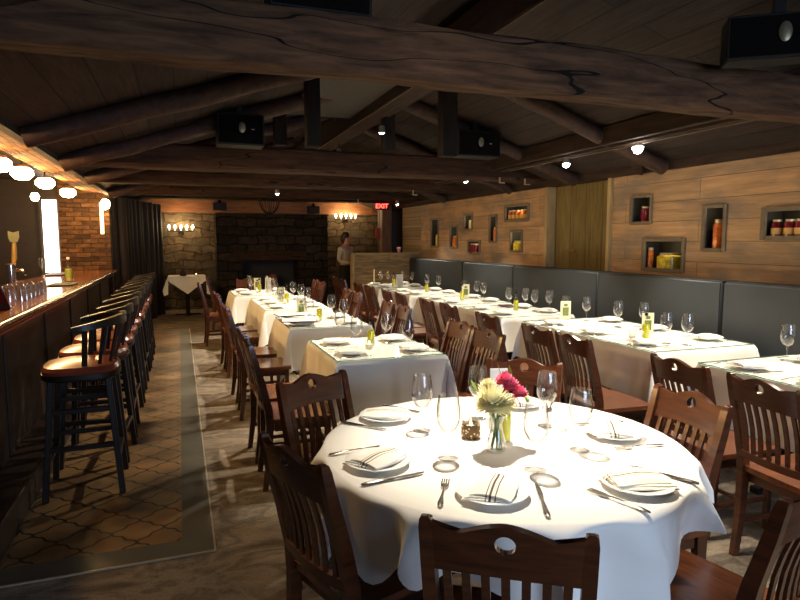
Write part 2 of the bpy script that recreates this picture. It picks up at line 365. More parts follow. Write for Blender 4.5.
# bar side
struct(MB().box(-3.4, -3.2, .5, 11, 0, 2.6).build('wall_left', DARKW))
struct(MB().box(-3.3, -1.0, 2.0, 11, 2.42, 2.5).build('ceiling_bar', DARKW))
struct(MB().box(-1.69, -1.0, 10.3, 10.6, 0, 2.42).build('wall_bar_end', BRICK))
win = struct(MB().box(-1.91, -1.72, 10.33, 10.36, 1.04, 2.13).build('window_1', emis('bright doorway', (1, .88, .72, 1), 5)))
MB().box(-1.96, -1.93, 10.32, 10.42, 1.0, 2.17).box(-1.96, -1.69, 10.32, 10.42, 2.13, 2.17).build('window_frame', DARKW, win)
struct(MB().box(-3.2, -1.69, 10.42, 10.52, 0, 2.42).build('wall_bar_back', DARKW))
hd = MB().box(-1.30, -1.0, 2.0, 10.7, 2.24, 2.42).build('trim_10', BRICKY_, noise=.012, cuts=3); struct(hd)
struct(MB().box(-1.02, -.955, .5, 11, 2.205, 2.45).build('trim_11', LOGV))

# ================================================================ BEAMS
def beam(y0, y1, z0, z1, m, label, x0=-1.15, x1=4.5, seedn=.012):
    mb = MB()
    nx = 60; prof = [(y0, z0), (y1, z0), (y1, z1), (y0, z1)]
    from mathutils import noise as N
    rings = []
    for i in range(nx + 1):
        x = x0 + (x1 - x0) * i / nx; pts = []
        cor = []
        for (y, z) in prof:
            cor.append(Vector((x, y, z)))
        for k in range(4):
            a = cor[k]; b = cor[(k + 1) % 4]
            for t in (.08, .36, .64, .92):
                p = a.lerp(b, t); d = N.noise_vector(Vector((x * 1.4, p.y * 3 + y0, p.z * 3))) * seedn + N.noise_vector(Vector((x * 6, p.y * 9, p.z * 9))) * seedn * .4
                d.x = 0; pts.append(p + d)
        rings.append(mb.ring(pts))
    mb.skin(rings)
    return tag(mb.build('ceiling_beam', m, smooth=True), label, 'beam', 'hewn beams crossing the ceiling')
beam(2.66, 2.83, 2.27, 2.52, BEAMR, 'nearest hewn crossbeam, widest, spanning the top of the photo', -1.15, 4.9, .016)
beam(6.6, 6.95, 2.27, 2.51, BEAM, 'second crossbeam from the camera, above the left row middle table')
beam(8.55, 8.85, 2.27, 2.5, BEAM, 'third crossbeam, between the second beam and the farthest one')
beam(10.7, 11.0, 2.28, 2.5, BEAM, 'farthest crossbeam, just in front of the fireplace end of the room')
beam(12.3, 12.6, 2.32, 2.5, BEAM, 'low crossbeam close to the fascia over the fireplace', -1.0, 5.3)
def log(p, q, r, label, grp='round log rafters'):
    p = Vector(p); q = Vector(q); pts = [p.lerp(q, i / 10) + Vector((0, random.uniform(-.01, .01), random.uniform(-.012, .012))) for i in range(11)]
    return tag(MB().tube(pts, [r * (1 + random.uniform(-.06, .06)) for _ in pts], 12).build('log_rafter', LOG), label, 'rafter', grp)
for Y, n1 in ((1.2, 'above the camera side of the nearest beam'), (4.6, 'between the nearest and second crossbeams'), (5.95, 'just before the second crossbeam'), (7.4, 'behind the second crossbeam'), (9.6, 'behind the third crossbeam')):
    lz = lambda x: 2.49 + .33 * x
    rz = lambda x: 3.70 - .34 * x
    log((-.93, Y, lz(-.93)), (1.74, Y, lz(1.74)), .07, 'round log rafter on bar side of roof, ' + n1)
    log((4.35, Y, rz(4.35)), (1.86, Y, rz(1.86)), .07, 'round log rafter on banquette side of roof, ' + n1)
def post(x, y, z0, z1, label, w=.11):
    return tag(MB().bar((x, y, z0), (x, y, z1), w, w, .006).build('hanging_post', POST), label, 'post', 'dark posts hanging from rafters')
post(1.02, 4.8, 2.26, 2.86, 'dark square post under roof, left of the two nearer posts')
post(2.19, 4.8, 2.24, 3.0, 'dark square post under roof, right of the two nearer posts', .13)
post(.97, 6.1, 2.46, 2.86, 'short dark post left of the ridge, by the left speaker', .12)
post(2.1, 6.1, 2.46, 2.98, 'short dark post right of the ridge, behind the nearer post', .12)
tag(MB().box(1.86, 2.1, .2, 13.5, 2.8, 3.06, .01).build('ridge_beam', PURLIN), 'long ridge beam running down the middle of the roof', 'beam')
tag(MB().box(3.60, 3.66, .2, 13.5, 2.38, 2.54, .005).box(3.68, 3.80, .2, 13.5, 2.36, 2.5, .005).build('roof_purlin', PURLIN), 'long purlin below the roof boards on the banquette side', 'beam')
0 and tag(MB().box(-.82, -.60, .2, 13.5, 2.12, 2.34, .005).build('roof_purlin', PURLIN), 'long purlin beside the bar header on the bar side', 'beam')
br = tag(MB().bar((3.9, 4.45, 2.42), (4.42, 5.0, 2.24), .1, .1, .005).build('corner_brace', PURLIN), 'short slanting brace between purlin and banquette wall top', 'brace')

# ================================================================ BAR
bar = empty('bar_counter', (-.95, 0, 0), 0, 'long dark wooden bar with glossy lit top along the left side', 'bar')
MB().box(-.75, -.02, 1.2, 10.4, 1.03, 1.07, .006).build('countertop', BARTOP, bar)
MB().tube([(0, 1.2, 1.045), (0, 10.4, 1.045)], .028, 10).box(-.09, -.02, 1.2, 10.4, .985, 1.03, .006).build('edge_rail', BARRAIL, bar)
fpn = MB().box(-.14, -.10, 1.2, 10.4, .17, .985).build('front_panel', BARW, bar)
for y in (1.9, 3.1, 4.3, 5.5, 6.7, 7.9, 9.1):
    MB().box(-.10, -.085, y, y + .06, .17, .985, .003).build('panel_stile', BARW, fpn)
MB().box(-.14, .10, 1.2, 10.4, 0, .17, .006).build('foot_step', BARW, bar)
# log wall past the bar: each upright log
for i in range(12):
    t = i / 11; x = -1.0 + .55 * t + (.03 if i % 3 else -.02); y = 10.95 + 2.4 * t; r = (.075, .105, .085, .12, .07)[i % 5]
    z1 = min(2.25, roofz(x) - .03)
    o = MB().tube([(x, y, 0), (x + .01, y, 1.1), (x, y, z1)], [r, r * .95, r * .9], 12).build('upright_log', LOGV)
    tag(o, 'dark upright log in the log wall past the bar end, %s from the bar' % ['first', 'second', 'third', 'fourth', 'fifth', 'sixth', 'seventh', 'eighth', 'ninth', 'tenth', 'eleventh', 'twelfth'][i], 'log', 'upright logs at the bar end')
bb = tag(MB().box(-.62, -.38, 13.35, 13.6, 0, .12, .01).build('log_base_block', LOGV), 'low wooden block at the foot of the last upright log', 'block')

# lamps over the bar
def bar_lamp():
    r = empty('bar_lamp')
    MB().tube([(0, 0, .06), (0, 0, .22)], .008, 8).lathe([(0, .23), (.04, .23), (.04, .215)], 14).build('stem', IRON, r)
    MB().lathe([(.03, .06), (.06, .05), (.07, .02), (.065, .02), (.055, .045), (.025, .055)], 20).build('shade', BRASS, r)
    MB().lathe([(0, -.09), (.06, -.078), (.1, -.035), (.095, .01), (.05, .045), (0, .05)], 20).build('bulb', emis('warm bulb', (1, .72, .38, 1), 24) if 'warm bulb' not in MATS else MATS['warm bulb'], r)
    return r
for i, (y, x) in enumerate(((4.2, -1.42), (5.2, -1.42), (6.05, -1.42), (6.76, -1.40), (7.83, -1.40), (9.3, -1.40))):
    place('bar_lamp', bar_lamp, (x, y, 2.19), 0, ['glowing bar lamp over the nearest bar stretch, out by the left edge', 'second glowing bar lamp from the left photo edge', 'third glowing bar lamp from the left edge', 'large glowing lamp in the row over the bar, fourth along', 'fifth glowing lamp over the bar, before the brick wall', 'last lamp of the bar row, glowing against the brick'][i], 'lamp', 'glowing lamps in the row over the bar')
    light('POINT', 'bar_bulb', (x + .0, y + .24, 2.15), 46, BAR, shadow_soft_size=.06)
pl = empty('pendant_lamp', (-1.4, 7.26, 1.98), 0, 'small lone pendant bulb hanging below the bar lamp row', 'lamp')
MB().tube([(0, 0, .03), (0, 0, .45)], .004, 6).build('cord', IRON, pl)
MB().lathe([(0, -.05), (.03, -.04), (.045, 0), (.03, .035), (0, .045)], 16).build('bulb', MATS['warm bulb'], pl)
sl = empty('pillar_lamp', (-1.03, 10.12, 2.07), 0, 'bright lamp on the brick pillar at the far end of the bar', 'lamp')
MB().box(-.03, .03, .05, .17, -.02, .08, .004).build('bracket', IRON, sl)
MB().lathe([(0, -.09), (.05, -.06), (.07, 0), (.05, .06), (0, .08)], 16).build('bulb', MATS['warm bulb'], sl)
light('POINT', 'pillar_bulb', (-.98, 10.05, 1.98), 16, BAR, shadow_soft_size=.06)
tag(MB().box(-1.13, -1.08, 10.26, 10.30, 1.62, 2.1, .004).build('lit_panel', emis('panel glow', (1, .75, .42, 1), 1.6)), 'narrow glowing strip panel on the brick bar-end wall', 'panel')

# things on the bar
bt = empty('soda_bottle', (-1.17, 7.55, 1.071), 0, 'clear bottle with a green and yellow label on the bar', 'bottle')
MB().lathe([(0, 0), (.034, 0), (.038, .01), (.038, .15), (.03, .19), (.016, .23), (.014, .25)], 20).build('body', GLASS, bt)
MB().lathe([(0, .005), (.033, .006), (.034, .14), (0, .14)], 18).build('drink', plain('pale drink', S(196, 190, 110), .2), bt)
MB().lathe([(.0387, .045), (.0387, .135)], 20).build('label_band', plain('bottle label', S(132, 150, 60), .5), bt)
MB().lathe([(0, .27), (.016, .27), (.016, .245)], 14).build('cap', CARD, bt)
tr = tag(MB().box(-1.25, -1.02, 6.75, 7.12, 1.071, 1.085, .004).build('serving_tray', BLACK), 'flat dark tray lying on the bar in front of the bottle', 'tray')
mn = tag(MB().box(-1.62, -1.42, 8.7, 9.3, 1.071, 1.09, .004).build('folded_mat', MENU), 'dark folded mat on the bar below the bright panel', 'mat')
tp = empty('beer_tap', (-1.54, 6.75, 1.071), 0, 'chrome beer tap with a crest-topped handle on the bar', 'tap')
MB().lathe([(0, 0), (.06, 0), (.06, .015), (.035, .03), (.035, .17), (.045, .18), (0, .19)], 18).build('column', CHROME, tp)
MB().tube([(0, 0, .13), (.09, -.02, .13), (.11, -.02, .09)], .012, 8).build('spout', CHROME, tp)
MB().tube([(.02, 0, .17), (.03, 0, .22), (.035, 0, .33)], [.012, .022, .016], 10).build('handle', plain('tap handle', S(150, 120, 60), .4), tp)
MB().prism([(-.04, 0), (-.028, -.028), (0, -.04), (.028, -.028), (.04, 0), (.04, .05), (0, .038), (-.04, .05)], .014, T(.035, .0, .37, R(90), 0, R(8))).build('crest', plain('crest', S(96, 96, 60), .5), tp)
# glassware upside down on the bar near the taps
def bar_glass():
    return MB().lathe([(.034, 0), (.030, .10), (.028, .105), (.027, .10), (.031, .002)], 16).build('bar_glass', BGLASS)
k = 0
for r in range(3):
    for c in range(6):
        k += 1
        place('bar_glass', bar_glass, (-1.13 - .085 * r, 5.2 + c * .15 + r * .04, 1.071), 0, 'upturned clear glass in the cluster on the bar beside the beer tap', 'glass', 'upturned bar glasses')
for i, (x, y) in enumerate(((-1.36, 5.3), (-1.36, 6.25))):
    tag(MB().lathe([(0, 0), (.035, 0), (.04, .09), (0, .09)], 16, (x, y, 1.071)).build('condiment_pot', [BLACK, plain('red pot', S(150, 70, 40), .4)][i]), ['small black pot beside the upturned bar glasses', 'small rusty red pot behind the upturned bar glasses'][i], 'pot')

tp.scale = (1.12, 1.12, 1.3)
# draped plaid cloth at the left edge
n = NT('red plaid'); X = n.sep(n.co())
b1 = n.math('LESS_THAN', n.math('FRACT', n.math('DIVIDE', X[2], .21)), .22); b2 = n.math('LESS_THAN', n.math('FRACT', n.math('DIVIDE', X[1], .17)), .25)
c = n.mix(n.math('MULTIPLY', b1, .75), S(74, 18, 20), S(28, 36, 32)); c = n.mix(n.math('MULTIPLY', b2, .45), c, S(40, 18, 22)); PLAID = n.fin(c, .9, 0, .1)
mb = MB(); rings = []
for i in range(14):
    t = i / 13; z = .52 - .52 * t; rr = .02 + .225 * t ** .6
    rings.append(mb.ring([(rr * (1 + .10 * t * math.sin(6 * a + 2)) * math.cos(a), rr * (1 + .10 * t * math.sin(7 * a)) * math.sin(a), z) for a in [2 * PI * q / 48 for q in range(48)]]))
mb.skin(rings); pc = mb.build('plaid_cloth', PLAID, smooth=True); pc.location = (-1.33, 4.6, 1.075)
tag(pc, 'dark red plaid cloth draped on the bar at the left photo edge', 'cloth')

# ================================================================ STOOLS
def make_stool():
    r = empty('bar_stool')
    s = MB(); n_ = 28
    def sq(a, b, z, e=.62): return [(a * math.copysign(abs(math.cos(q)) ** e, math.cos(q)), b * math.copysign(abs(math.sin(q)) ** e, math.sin(q)), z) for q in [2 * PI * i / n_ for i in range(n_)]]
    s.skin([s.ring(sq(.2, .2, .70)), s.ring(sq(.215, .215, .712)), s.ring(sq(.215, .215, .74))]); s.build('seat', STOOL, r, smooth=True)
    s = MB(); s.skin([s.ring(sq(.205, .205, .735)), s.ring(sq(.212, .212, .76)), s.ring(sq(.20, .2, .782)), s.ring(sq(.14, .14, .797)), s.ring(sq(.05, .05, .803))]); s.build('seat_pad', LEATHER, r, smooth=True)
    feet = []
    for sx in (-1, 1):
        for sy in (-1, 1):
            a = (sx * .20, sy * .205, 0); b = (sx * .15, sy * .15, .71); feet.append((a, b))
            MB().bar(a, b, .034, .034, .004).build('leg', STOOL, r)
    def at(i, z): a, b = feet[i]; return Vector(a).lerp(Vector(b), z / .71)
    for i, j, z in ((0, 1, .30), (2, 3, .30), (0, 2, .22), (1, 3, .22), (0, 1, .52), (2, 3, .52)):
        MB().bar(at(i, z), at(j, z), .024, .03, .003).build('stretcher', STOOL, r)
    for k in range(7):
        a = R(-90 + (k - 3) * 27); wd = .03 if k in (0, 6) else .02
        MB().bar((.17 * math.cos(a), .17 * math.sin(a), .735), (.225 * math.cos(a), .225 * math.sin(a) - .01, 1.0 + .02 * math.cos((k - 3) * .5)), wd, .014, .003, roll=a + PI / 2).build('spindle', STOOL, r)
    mb = MB(); rings = []
    for i in range(25):
        t = (i - 12) / 12; a = R(-90 + t * 98); rr = .232 + .012 * t * t; up = .045 * (1 - t * t) ; hgt = .024 + .030 * (1 - abs(t) ** 1.5)
        c0 = Vector((math.cos(a), math.sin(a), 0)); ctr = c0 * rr + Vector((0, -.012, 1.0 + up * .6))
        th = .016 if abs(t) < .97 else .011
        rings.append(mb.ring([ctr + c0 * th + Vector((0, 0, -.004)), ctr + c0 * (th * .9) + Vector((0, 0, hgt)), ctr - c0 * (th * .9) + Vector((0, 0, hgt)), ctr - c0 * th + Vector((0, 0, -.004))]))
    mb.skin(rings); mb.build('crest_rail', STOOL, r, smooth=True)
    return r
ords = ['nearest', 'second', 'third', 'fourth', 'fifth', 'sixth', 'seventh', 'eighth', 'ninth', 'tenth']
for i in range(10):
    place('stool', make_stool, (-.585 + .004 * (i % 3), 4.07 + i * .535, .0065), PI / 2 + R([2, -3, 1, -2, 3, 0, -1, 2, 0, 1][i]),
          '%s dark bar stool with tan leather pad in the row along the bar' % (ords[i] if i < 9 else 'farthest'), 'bar stool', 'bar stools along the bar')

# ================================================================ CHAIRS
def crest(mb, W=.2, z0=.775, N=72, hole=True, zc=.872, rh=.023):
    def top(u): return .895 + .022 * math.exp(-(u / .36) ** 2) - .012 * math.exp(-((abs(u) - .62) / .2) ** 2) + .006 * abs(u) ** 6
    def bot(u): return z0 + .006 * (1 - u * u) * 2
    # outline, counter clockwise, starting bottom left
    out = []
    for i in range(N // 3): u = -1 + 2 * i / (N // 3); out.append((u * W, bot(u)))
    for i in range(N // 6): t = i / (N // 6); out.append((W, bot(1) + (top(1) - bot(1)) * t))
    for i in range(N // 3): u = 1 - 2 * i / (N // 3); out.append((u * W, top(u)))
    for i in range(N // 6): t = 1 - i / (N // 6); out.append((-W, bot(1) + (top(1) - bot(1)) * t))
    levels = []
    for k in range(5):
        t = k / 4; ring = []
        for (x, z) in out:
            a = math.atan2(z - zc, x); hx = rh * math.cos(a); hz = zc + rh * math.sin(a)
            ring.append((hx + (x - hx) * t, hz + (z - hz) * t))
        levels.append(ring)
    def P(x, z, side):
        u = x / W; y = -.262 - .022 * (1 - u * u) - (z - .775) * .22 + side * .011
        return (x, y, z)
    F = [mb.ring([P(x, z, 1) for x, z in l]) for l in levels]; B = [mb.ring([P(x, z, -1) for x, z in l]) for l in levels]
    mb.skin(F, False); mb.skin(B, False); mb.skin([F[0], B[0]], False); mb.skin([F[-1], B[-1]], False); mb.sm = True
def make_chair():
    r = empty('dining_chair')
    # seat with a slight dish
    s = MB(); g = []
    n_ = 12
    def P(i, j, top): 
        u = -1 + 2 * i / n_; v = -1 + 2 * j / n_; wd = .205 + .012 * (v + 1) / 2
        x = u * wd; y = .2 * v + .012 * (1 - u * u) * (v > .9)
        z = .452 - (.008 * (1 - u * u) * (1 - v * v) if top else .026); return (x, y, z)
    Tp = [[s.bm.verts.new(P(i, j, True)) for j in range(n_ + 1)] for i in range(n_ + 1)]; Bt = [[s.bm.verts.new(P(i, j, False)) for j in range(n_ + 1)] for i in range(n_ + 1)]
    for i in range(n_):
        for j in range(n_):
            s.bm.faces.new((Tp[i][j], Tp[i + 1][j], Tp[i + 1][j + 1], Tp[i][j + 1])); s.bm.faces.new((Bt[i][j], Bt[i][j + 1], Bt[i + 1][j + 1], Bt[i + 1][j]))
    for i in range(n_):
        for a in (0, n_):
            s.bm.faces.new((Tp[i][a], Tp[i + 1][a], Bt[i + 1][a], Bt[i][a])); s.bm.faces.new((Tp[a][i], Tp[a][i + 1], Bt[a][i + 1], Bt[a][i]))
    s.build('seat', SEATW, r, smooth=True)
    MB().box(-.17, .17, .155, .175, .37, .425, .003).box(-.17, .17, -.175, -.16, .37, .425, .003).box(-.185, -.168, -.16, .16, .37, .425, .003).box(.168, .185, -.16, .16, .37, .425, .003).build('apron', CHAIR, r)
    for sx in (-1, 1):
        MB().bar((sx * .178, .168, 0), (sx * .178, .165, .426), .028, .028, .004, w2=.036, d2=.036).build('leg', CHAIR, r)
        # rear leg sweeping up into the back post
        mb = MB(); rings = []
        for (z, y, wd, dp) in ((0, -.225, .028, .032), (.2, -.198, .031, .038), (.42, -.19, .034, .046), (.5, -.194, .034, .046), (.66, -.228, .033, .042), (.8, -.266, .032, .036), (.885, -.286, .031, .031), (.905, -.291, .026, .024), (.91, -.2925, .014, .014)):
            x = sx * (.168 + .014 * z); rings.append(mb.ring([(x - wd / 2, y - dp / 2, z), (x + wd / 2, y - dp / 2, z), (x + wd / 2, y + dp / 2, z), (x - wd / 2, y + dp / 2, z)]))
        mb.skin(rings); mb.build('rear_leg', CHAIR, r, smooth=True)
    mb = MB(); crest(mb, .186); mb.build('crest_rail', CHAIR, r, smooth=True)
    mb = MB(); rings = []
    for i in range(13):
        u = -1 + i / 6; x = u * .178; y = -.208 - .022 * (1 - u * u)
        rings.append(mb.ring([(x, y - .011, .50), (x, y + .011, .50), (x, y + .009, .535), (x, y - .013, .535)]))
    mb.skin(rings); mb.build('lower_rail', CHAIR, r, smooth=True)
    for k in range(7):
        u = (k - 3) / 3.9; x0 = u * .172; x1 = u * .176; b = .022 * (1 - u * u)
        mb = MB(); rings = []
        for t in (0, .25, .5, .75, 1):
            z = .53 + .255 * t; y = -.211 - b - .052 * t + .012 * math.sin(PI * t); x = x0 + (x1 - x0) * t
            rings.append(mb.ring([(x - .010, y - .005, z), (x + .010, y - .005, z), (x + .010, y + .005, z), (x - .010, y + .005, z)]))
        mb.skin(rings); mb.build('slat', CHAIR, r)
    for sx in (-1, 1): MB().bar((sx * .176, .166, .17), (sx * .170, -.2, .17), .016, .026, .003).build('stretcher', CHAIR, r)
    MB().bar((-.173, 0, .172), (.173, 0, .172), .016, .024, .003).build('stretcher', CHAIR, r)
    MB().bar((-.176, .166, .25), (.176, .166, .25), .026, .016, .003).build('stretcher', CHAIR, r)
    return r
def chair(cx, cy, fx, fy, label, group):
    """crest centre and facing direction"""
    l = math.hypot(fx, fy); fx /= l; fy /= l
    return place('chair', make_chair, (cx + fx * .295, cy + fy * .295, .0), math.atan2(-fx, fy), label, 'chair', group)
G1 = 'slat-back chairs around the round table'
chair(.65, 1.10, .57, .82, 'brown slat-back chair at bottom centre, its back toward the camera', G1)
chair(.29, 1.76, .945, .33, 'brown slat-back chair on the left of the round table, seen from its side', G1)
chair(.55, 2.68, .45, -.9, 'slat-back chair beyond the round table, facing camera, beside the front left-row table', G1)
chair(1.66, 2.66, -.69, -.72, 'slat-back chair directly behind the pink and white flowers', G1)
chair(1.93, 1.83, -1, .03, 'sunlit reddish slat-back chair on the right side of the round table', G1)
chair(1.53, 1.03, -.25, .97, 'slat-back chair cut off by the bottom right corner of the photo', G1)
LT = ['front left-row table', 'second left-row table', 'long third left-row table', 'farthest left-row table']
for y, t, w in ((3.78, 0, 'nearer'), (4.27, 0, 'farther'), (5.32, 1, 'nearer'), (5.9, 1, 'farther'), (6.98, 2, 'nearer'), (7.5, 2, 'farther'), (9.15, 3, 'single')):
    chair((.385 if t < 3 else .24) + random.uniform(-.01, .01), y, 1, random.uniform(-.06, .06), '%s slat-back chair on the bar side of the %s' % (w, LT[t]), 'chairs on the bar side of the left row')
chair(.42, 10.6, 1, -.1, 'farthest slat-back chair on the bar side, beyond the last left-row table', 'chairs on the bar side of the left row')
chair(1.03, 9.93, .05, -1, 'orange-lit slat-back chair at the far end of the last left-row table', 'end chairs')
for y, t, w in ((3.62, 0, 'nearer'), (4.08, 0, 'farther'), (5.25, 1, 'nearer'), (5.75, 1, 'farther'), (6.85, 2, 'nearer'), (7.3, 2, 'farther'), (8.8, 3, 'nearer'), (9.25, 3, 'farther')):
    chair(1.985 + random.uniform(-.01, .01), y, -1, random.uniform(-.08, .08), '%s slat-back chair on the centre-aisle side of the %s' % (w, LT[t]), 'aisle chairs of the left row')
RT = ['right-edge banquette table', 'long front banquette table', 'second banquette table', 'third banquette table', 'fourth banquette table', 'farthest banquette table']
for y, t, w in ((1.9, 0, 'nearer'), (2.4, 0, 'farther'), (3.28, 1, 'nearest'), (3.71, 1, 'middle'), (4.48, 1, 'farthest'), (5.3, 2, 'nearer'), (5.83, 2, 'farther'), (6.62, 3, 'nearer'), (7.12, 3, 'farther'), (7.9, 4, 'nearer'), (8.4, 4, 'farther'), (9.35, 5, 'nearer'), (9.85, 5, 'farther')):
    chair(2.42 + random.uniform(-.02, .02), y, 1, random.uniform(-.08, .08), '%s slat-back chair at the %s' % (w, RT[t]), 'chairs facing the banquette')

# ================================================================ TABLES
def cloth_rect(hx, hy, dl, dr, df, db, zt, seed, flare=.05):
    """tablecloth: table half sizes, drops left/right/front/back; local origin at the table centre on the floor"""
    rnd = random.Random(seed); ph = [rnd.uniform(0, 6) for _ in range(8)]
    def axis(h, d0, d1, n=12, m=26):
        a = [-h - d0 * (1 - i / n) for i in range(n)] + [-h + 2 * h * i / m for i in range(m + 1)] + [h + d1 * (i + 1) / n for i in range(n)]; return a
    xs = axis(hx, dl, dr); ys = axis(hy, df, db, 12, max(26, int(hy * 50)))
    mb = MB(); g = []
    r0 = .012
    for x in xs:
        row = []
        for y in ys:
            ex = max(0, abs(x) - hx); ey = max(0, abs(y) - hy); sx = 1 if x > 0 else -1; sy = 1 if y > 0 else -1
            if ex == 0 and ey == 0: p = (x, y, zt)
            else:
                d = math.hypot(ex, ey); q = math.atan2(ey, ex) if ex and ey else (0 if ex else PI / 2)
                corner = ex > 0 and ey > 0
                bumpc = math.sin(2 * q) if corner else 0
                along = y if ex else x
                rip = (.012 * math.sin(along * 9 + ph[0]) + .010 * math.sin(along * 17 + ph[1 + (sx > 0) + 2 * (sy > 0)])) * min(1, d / .25)
                if not corner:   # fade ripples near corners
                    e = (hy - abs(y)) if ex else (hx - abs(x)); rip *= min(1, e / .12)
                else: rip = 0
                off = r0 * min(1, d / .02) + flare * d * (1 + 2.2 * bumpc) + rip + .02 * bumpc * min(1, d / .2)
                tw = .06 * math.sin(6 * q) * d if corner else 0
                px = max(-hx, min(hx, x)) + sx * (off * math.cos(q) - tw * math.sin(q)); py = max(-hy, min(hy, y)) + sy * (off * math.sin(q) + tw * math.cos(q))
                if not corner:
                    px = max(-hx, min(hx, x)) + (sx * off if ex else 0); py = max(-hy, min(hy, y)) + (sy * off if ey else 0)
                p = (px, py, zt - max(0, d - .006) * (.97 - .1 * bumpc))
            row.append(mb.bm.verts.new(p))
        g.append(row)
    for i in range(len(xs) - 1):
        for j in range(len(ys) - 1): mb.bm.faces.new((g[i][j], g[i + 1][j], g[i + 1][j + 1], g[i][j + 1]))
    return mb.build('tablecloth', LINEN, smooth=True)
def rect_table(x0, x1, y0, y1, name, drops, gtop, seed):
    cx, cy = (x0 + x1) / 2, (y0 + y1) / 2; hx, hy = (x1 - x0) / 2, (y1 - y0) / 2
    t = empty('dining_table', (cx, cy, 0), 0, 'rectangular table under white cloth, the ' + name, 'table', 'cloth-covered rectangular tables')
    MB().box(-hx + .008, hx - .008, -hy + .008, hy - .008, .715, .749, .004).build('tabletop', DARKW, t)
    for yy in ((0,) if hy < .55 else (-hy * .55, hy * .55)):
        MB().lathe([(.035, .04), (.035, .7), (.12, .715)], 14, (0, yy, 0)).build('pedestal', IRON, t)
        MB().box(-.26, .26, yy - .035, yy + .035, 0, .04, .008).box(-.035, .035, yy - .26, yy + .26, 0, .04, .008).build('foot', IRON, t)
    c = cloth_rect(hx, hy, *drops, .752, seed); c.location = (cx, cy, 0); tag(c, 'white tablecloth hanging over the ' + name, 'tablecloth', 'white rectangular tablecloths')
    if gtop:
        gl = empty('glass_tabletop', (cx, cy, .754), 0, 'clear glass sheet on the cloth of the ' + name, 'glass top', 'glass table sheets')
        MB().box(-hx + .005, hx - .005, -hy + .005, hy - .005, 0, .006, 0).build('pane', GTOP, gl)
        MB().box(-hx, -hx + .005, -hy, hy, 0, .006).box(hx - .005, hx, -hy, hy, 0, .006).box(-hx + .005, hx - .005, -hy, -hy + .005, 0, .006).box(-hx + .005, hx - .005, hy - .005, hy, 0, .006).build('edge', GEDGE, gl)
LX = [(.92, 1.68, 3.68, 4.57), (.88, 1.62, 5.2, 6.05), (.86, 1.6, 6.65, 8.1), (.70, 1.5, 8.5, 9.55)]
for i, (a, b, c, d) in enumerate(LX): rect_table(a, b, c, d, LT[i], (.38, .24, .38, .38), True, i)
RX = [(3.05, 3.9, 1.5, 2.86), (3.06, 4.0, 3.24, 4.94), (3.0, 3.85, 5.24, 6.25), (3.0, 3.85, 6.5, 7.5), (3.0, 3.85, 7.78, 8.8), (3.0, 3.85, 9.15, 10.2)]
for i, (a, b, c, d) in enumerate(RX): rect_table(a, b, c, d, RT[i], (.36, .2, .36, .36), True, 10 + i)
ZT = .7605
# round table
RC = (1.14, 1.98); RR = .67
t = empty('round_table', (*RC, 0), 0, 'large round table in the foreground under a white cloth', 'table')
MB().lathe([(0, .715), (RR - .012, .715), (RR - .008, .73), (RR - .012, .749), (0, .749)], 64).build('tabletop', DARKW, t)
MB().lathe([(.05, .05), (.05, .69), (.18, .715)], 18).build('pedestal', IRON, t)
for k in range(4):
    a = R(45 + 90 * k); MB().bar((.04 * math.cos(a), .04 * math.sin(a), .045), (.4 * math.cos(a), .4 * math.sin(a), .02), .06, .04, .006).build('foot', IRON, t)
def round_cloth(half, rot, zt, amp, seed, nmin=.0, flare=.10):
    mb = MB(); N_ = 260; rings = []; rnd = random.Random(seed); ph = [rnd.uniform(0, 6) for _ in range(6)]
    def hem(f):
        a = f - rot; return half / max(abs(math.cos(a)), abs(math.sin(a)))
    K = 30
    rads = [RR * i / 14 for i in range(1, 15)]
    c0 = mb.bm.verts.new((0, 0, zt))
    for r_ in rads: rings.append(mb.ring([(r_ * math.cos(2 * PI * k / N_), r_ * math.sin(2 * PI * k / N_), zt) for k in range(N_)]))
    for j in range(1, K + 1):
        t = (j / K) ** 1.5; pts = []
        for k in range(N_):
            f = 2 * PI * k / N_; L = (min(hem(f), RR + .62) - RR) * t
            fold = math.sin(13 * f + ph[0] + .8 * math.sin(3 * f + ph[1])) * .6 + math.sin(21 * f + ph[2]) * .4
            am = amp * min(1, max(0, (L - .015) / .14))
            L += t * (.12 * math.exp(-((math.degrees(f) - 206) / 5) ** 2) + .07 * math.exp(-((math.degrees(f) - 226) / 4) ** 2) - .02 * math.exp(-((math.degrees(f) - 216) / 4) ** 2))
            th = min(1, L / .05) * PI / 2
            rr = RR + .03 * math.sin(th) + flare * max(0, L - .05) + am * fold
            f2 = f + am * .9 * math.cos(13 * f + ph[0] + .8 * math.sin(3 * f + ph[1]))
            pts.append((rr * math.cos(f2), rr * math.sin(f2), zt - .03 * (1 - math.cos(th)) - max(0, L - .05) * .95))
        rings.append(mb.ring(pts))
    mb.skin(rings, False)
    for k in range(N_): mb.bm.faces.new((c0, rings[0][k], rings[0][(k + 1) % N_]))
    o = mb.build('tablecloth', LINEN, smooth=True); o.location = (*RC, 0); return o
tag(round_cloth(.835, R(38), .754, .075, 3), 'big white cloth draped in points over the round foreground table', 'tablecloth')
RZ = .756
tag(round_cloth(.80, R(252 - 90), .7525, .02, 5, flare=.0), 'white under-cloth showing beneath the round table\'s top cloth', 'tablecloth') if False else None

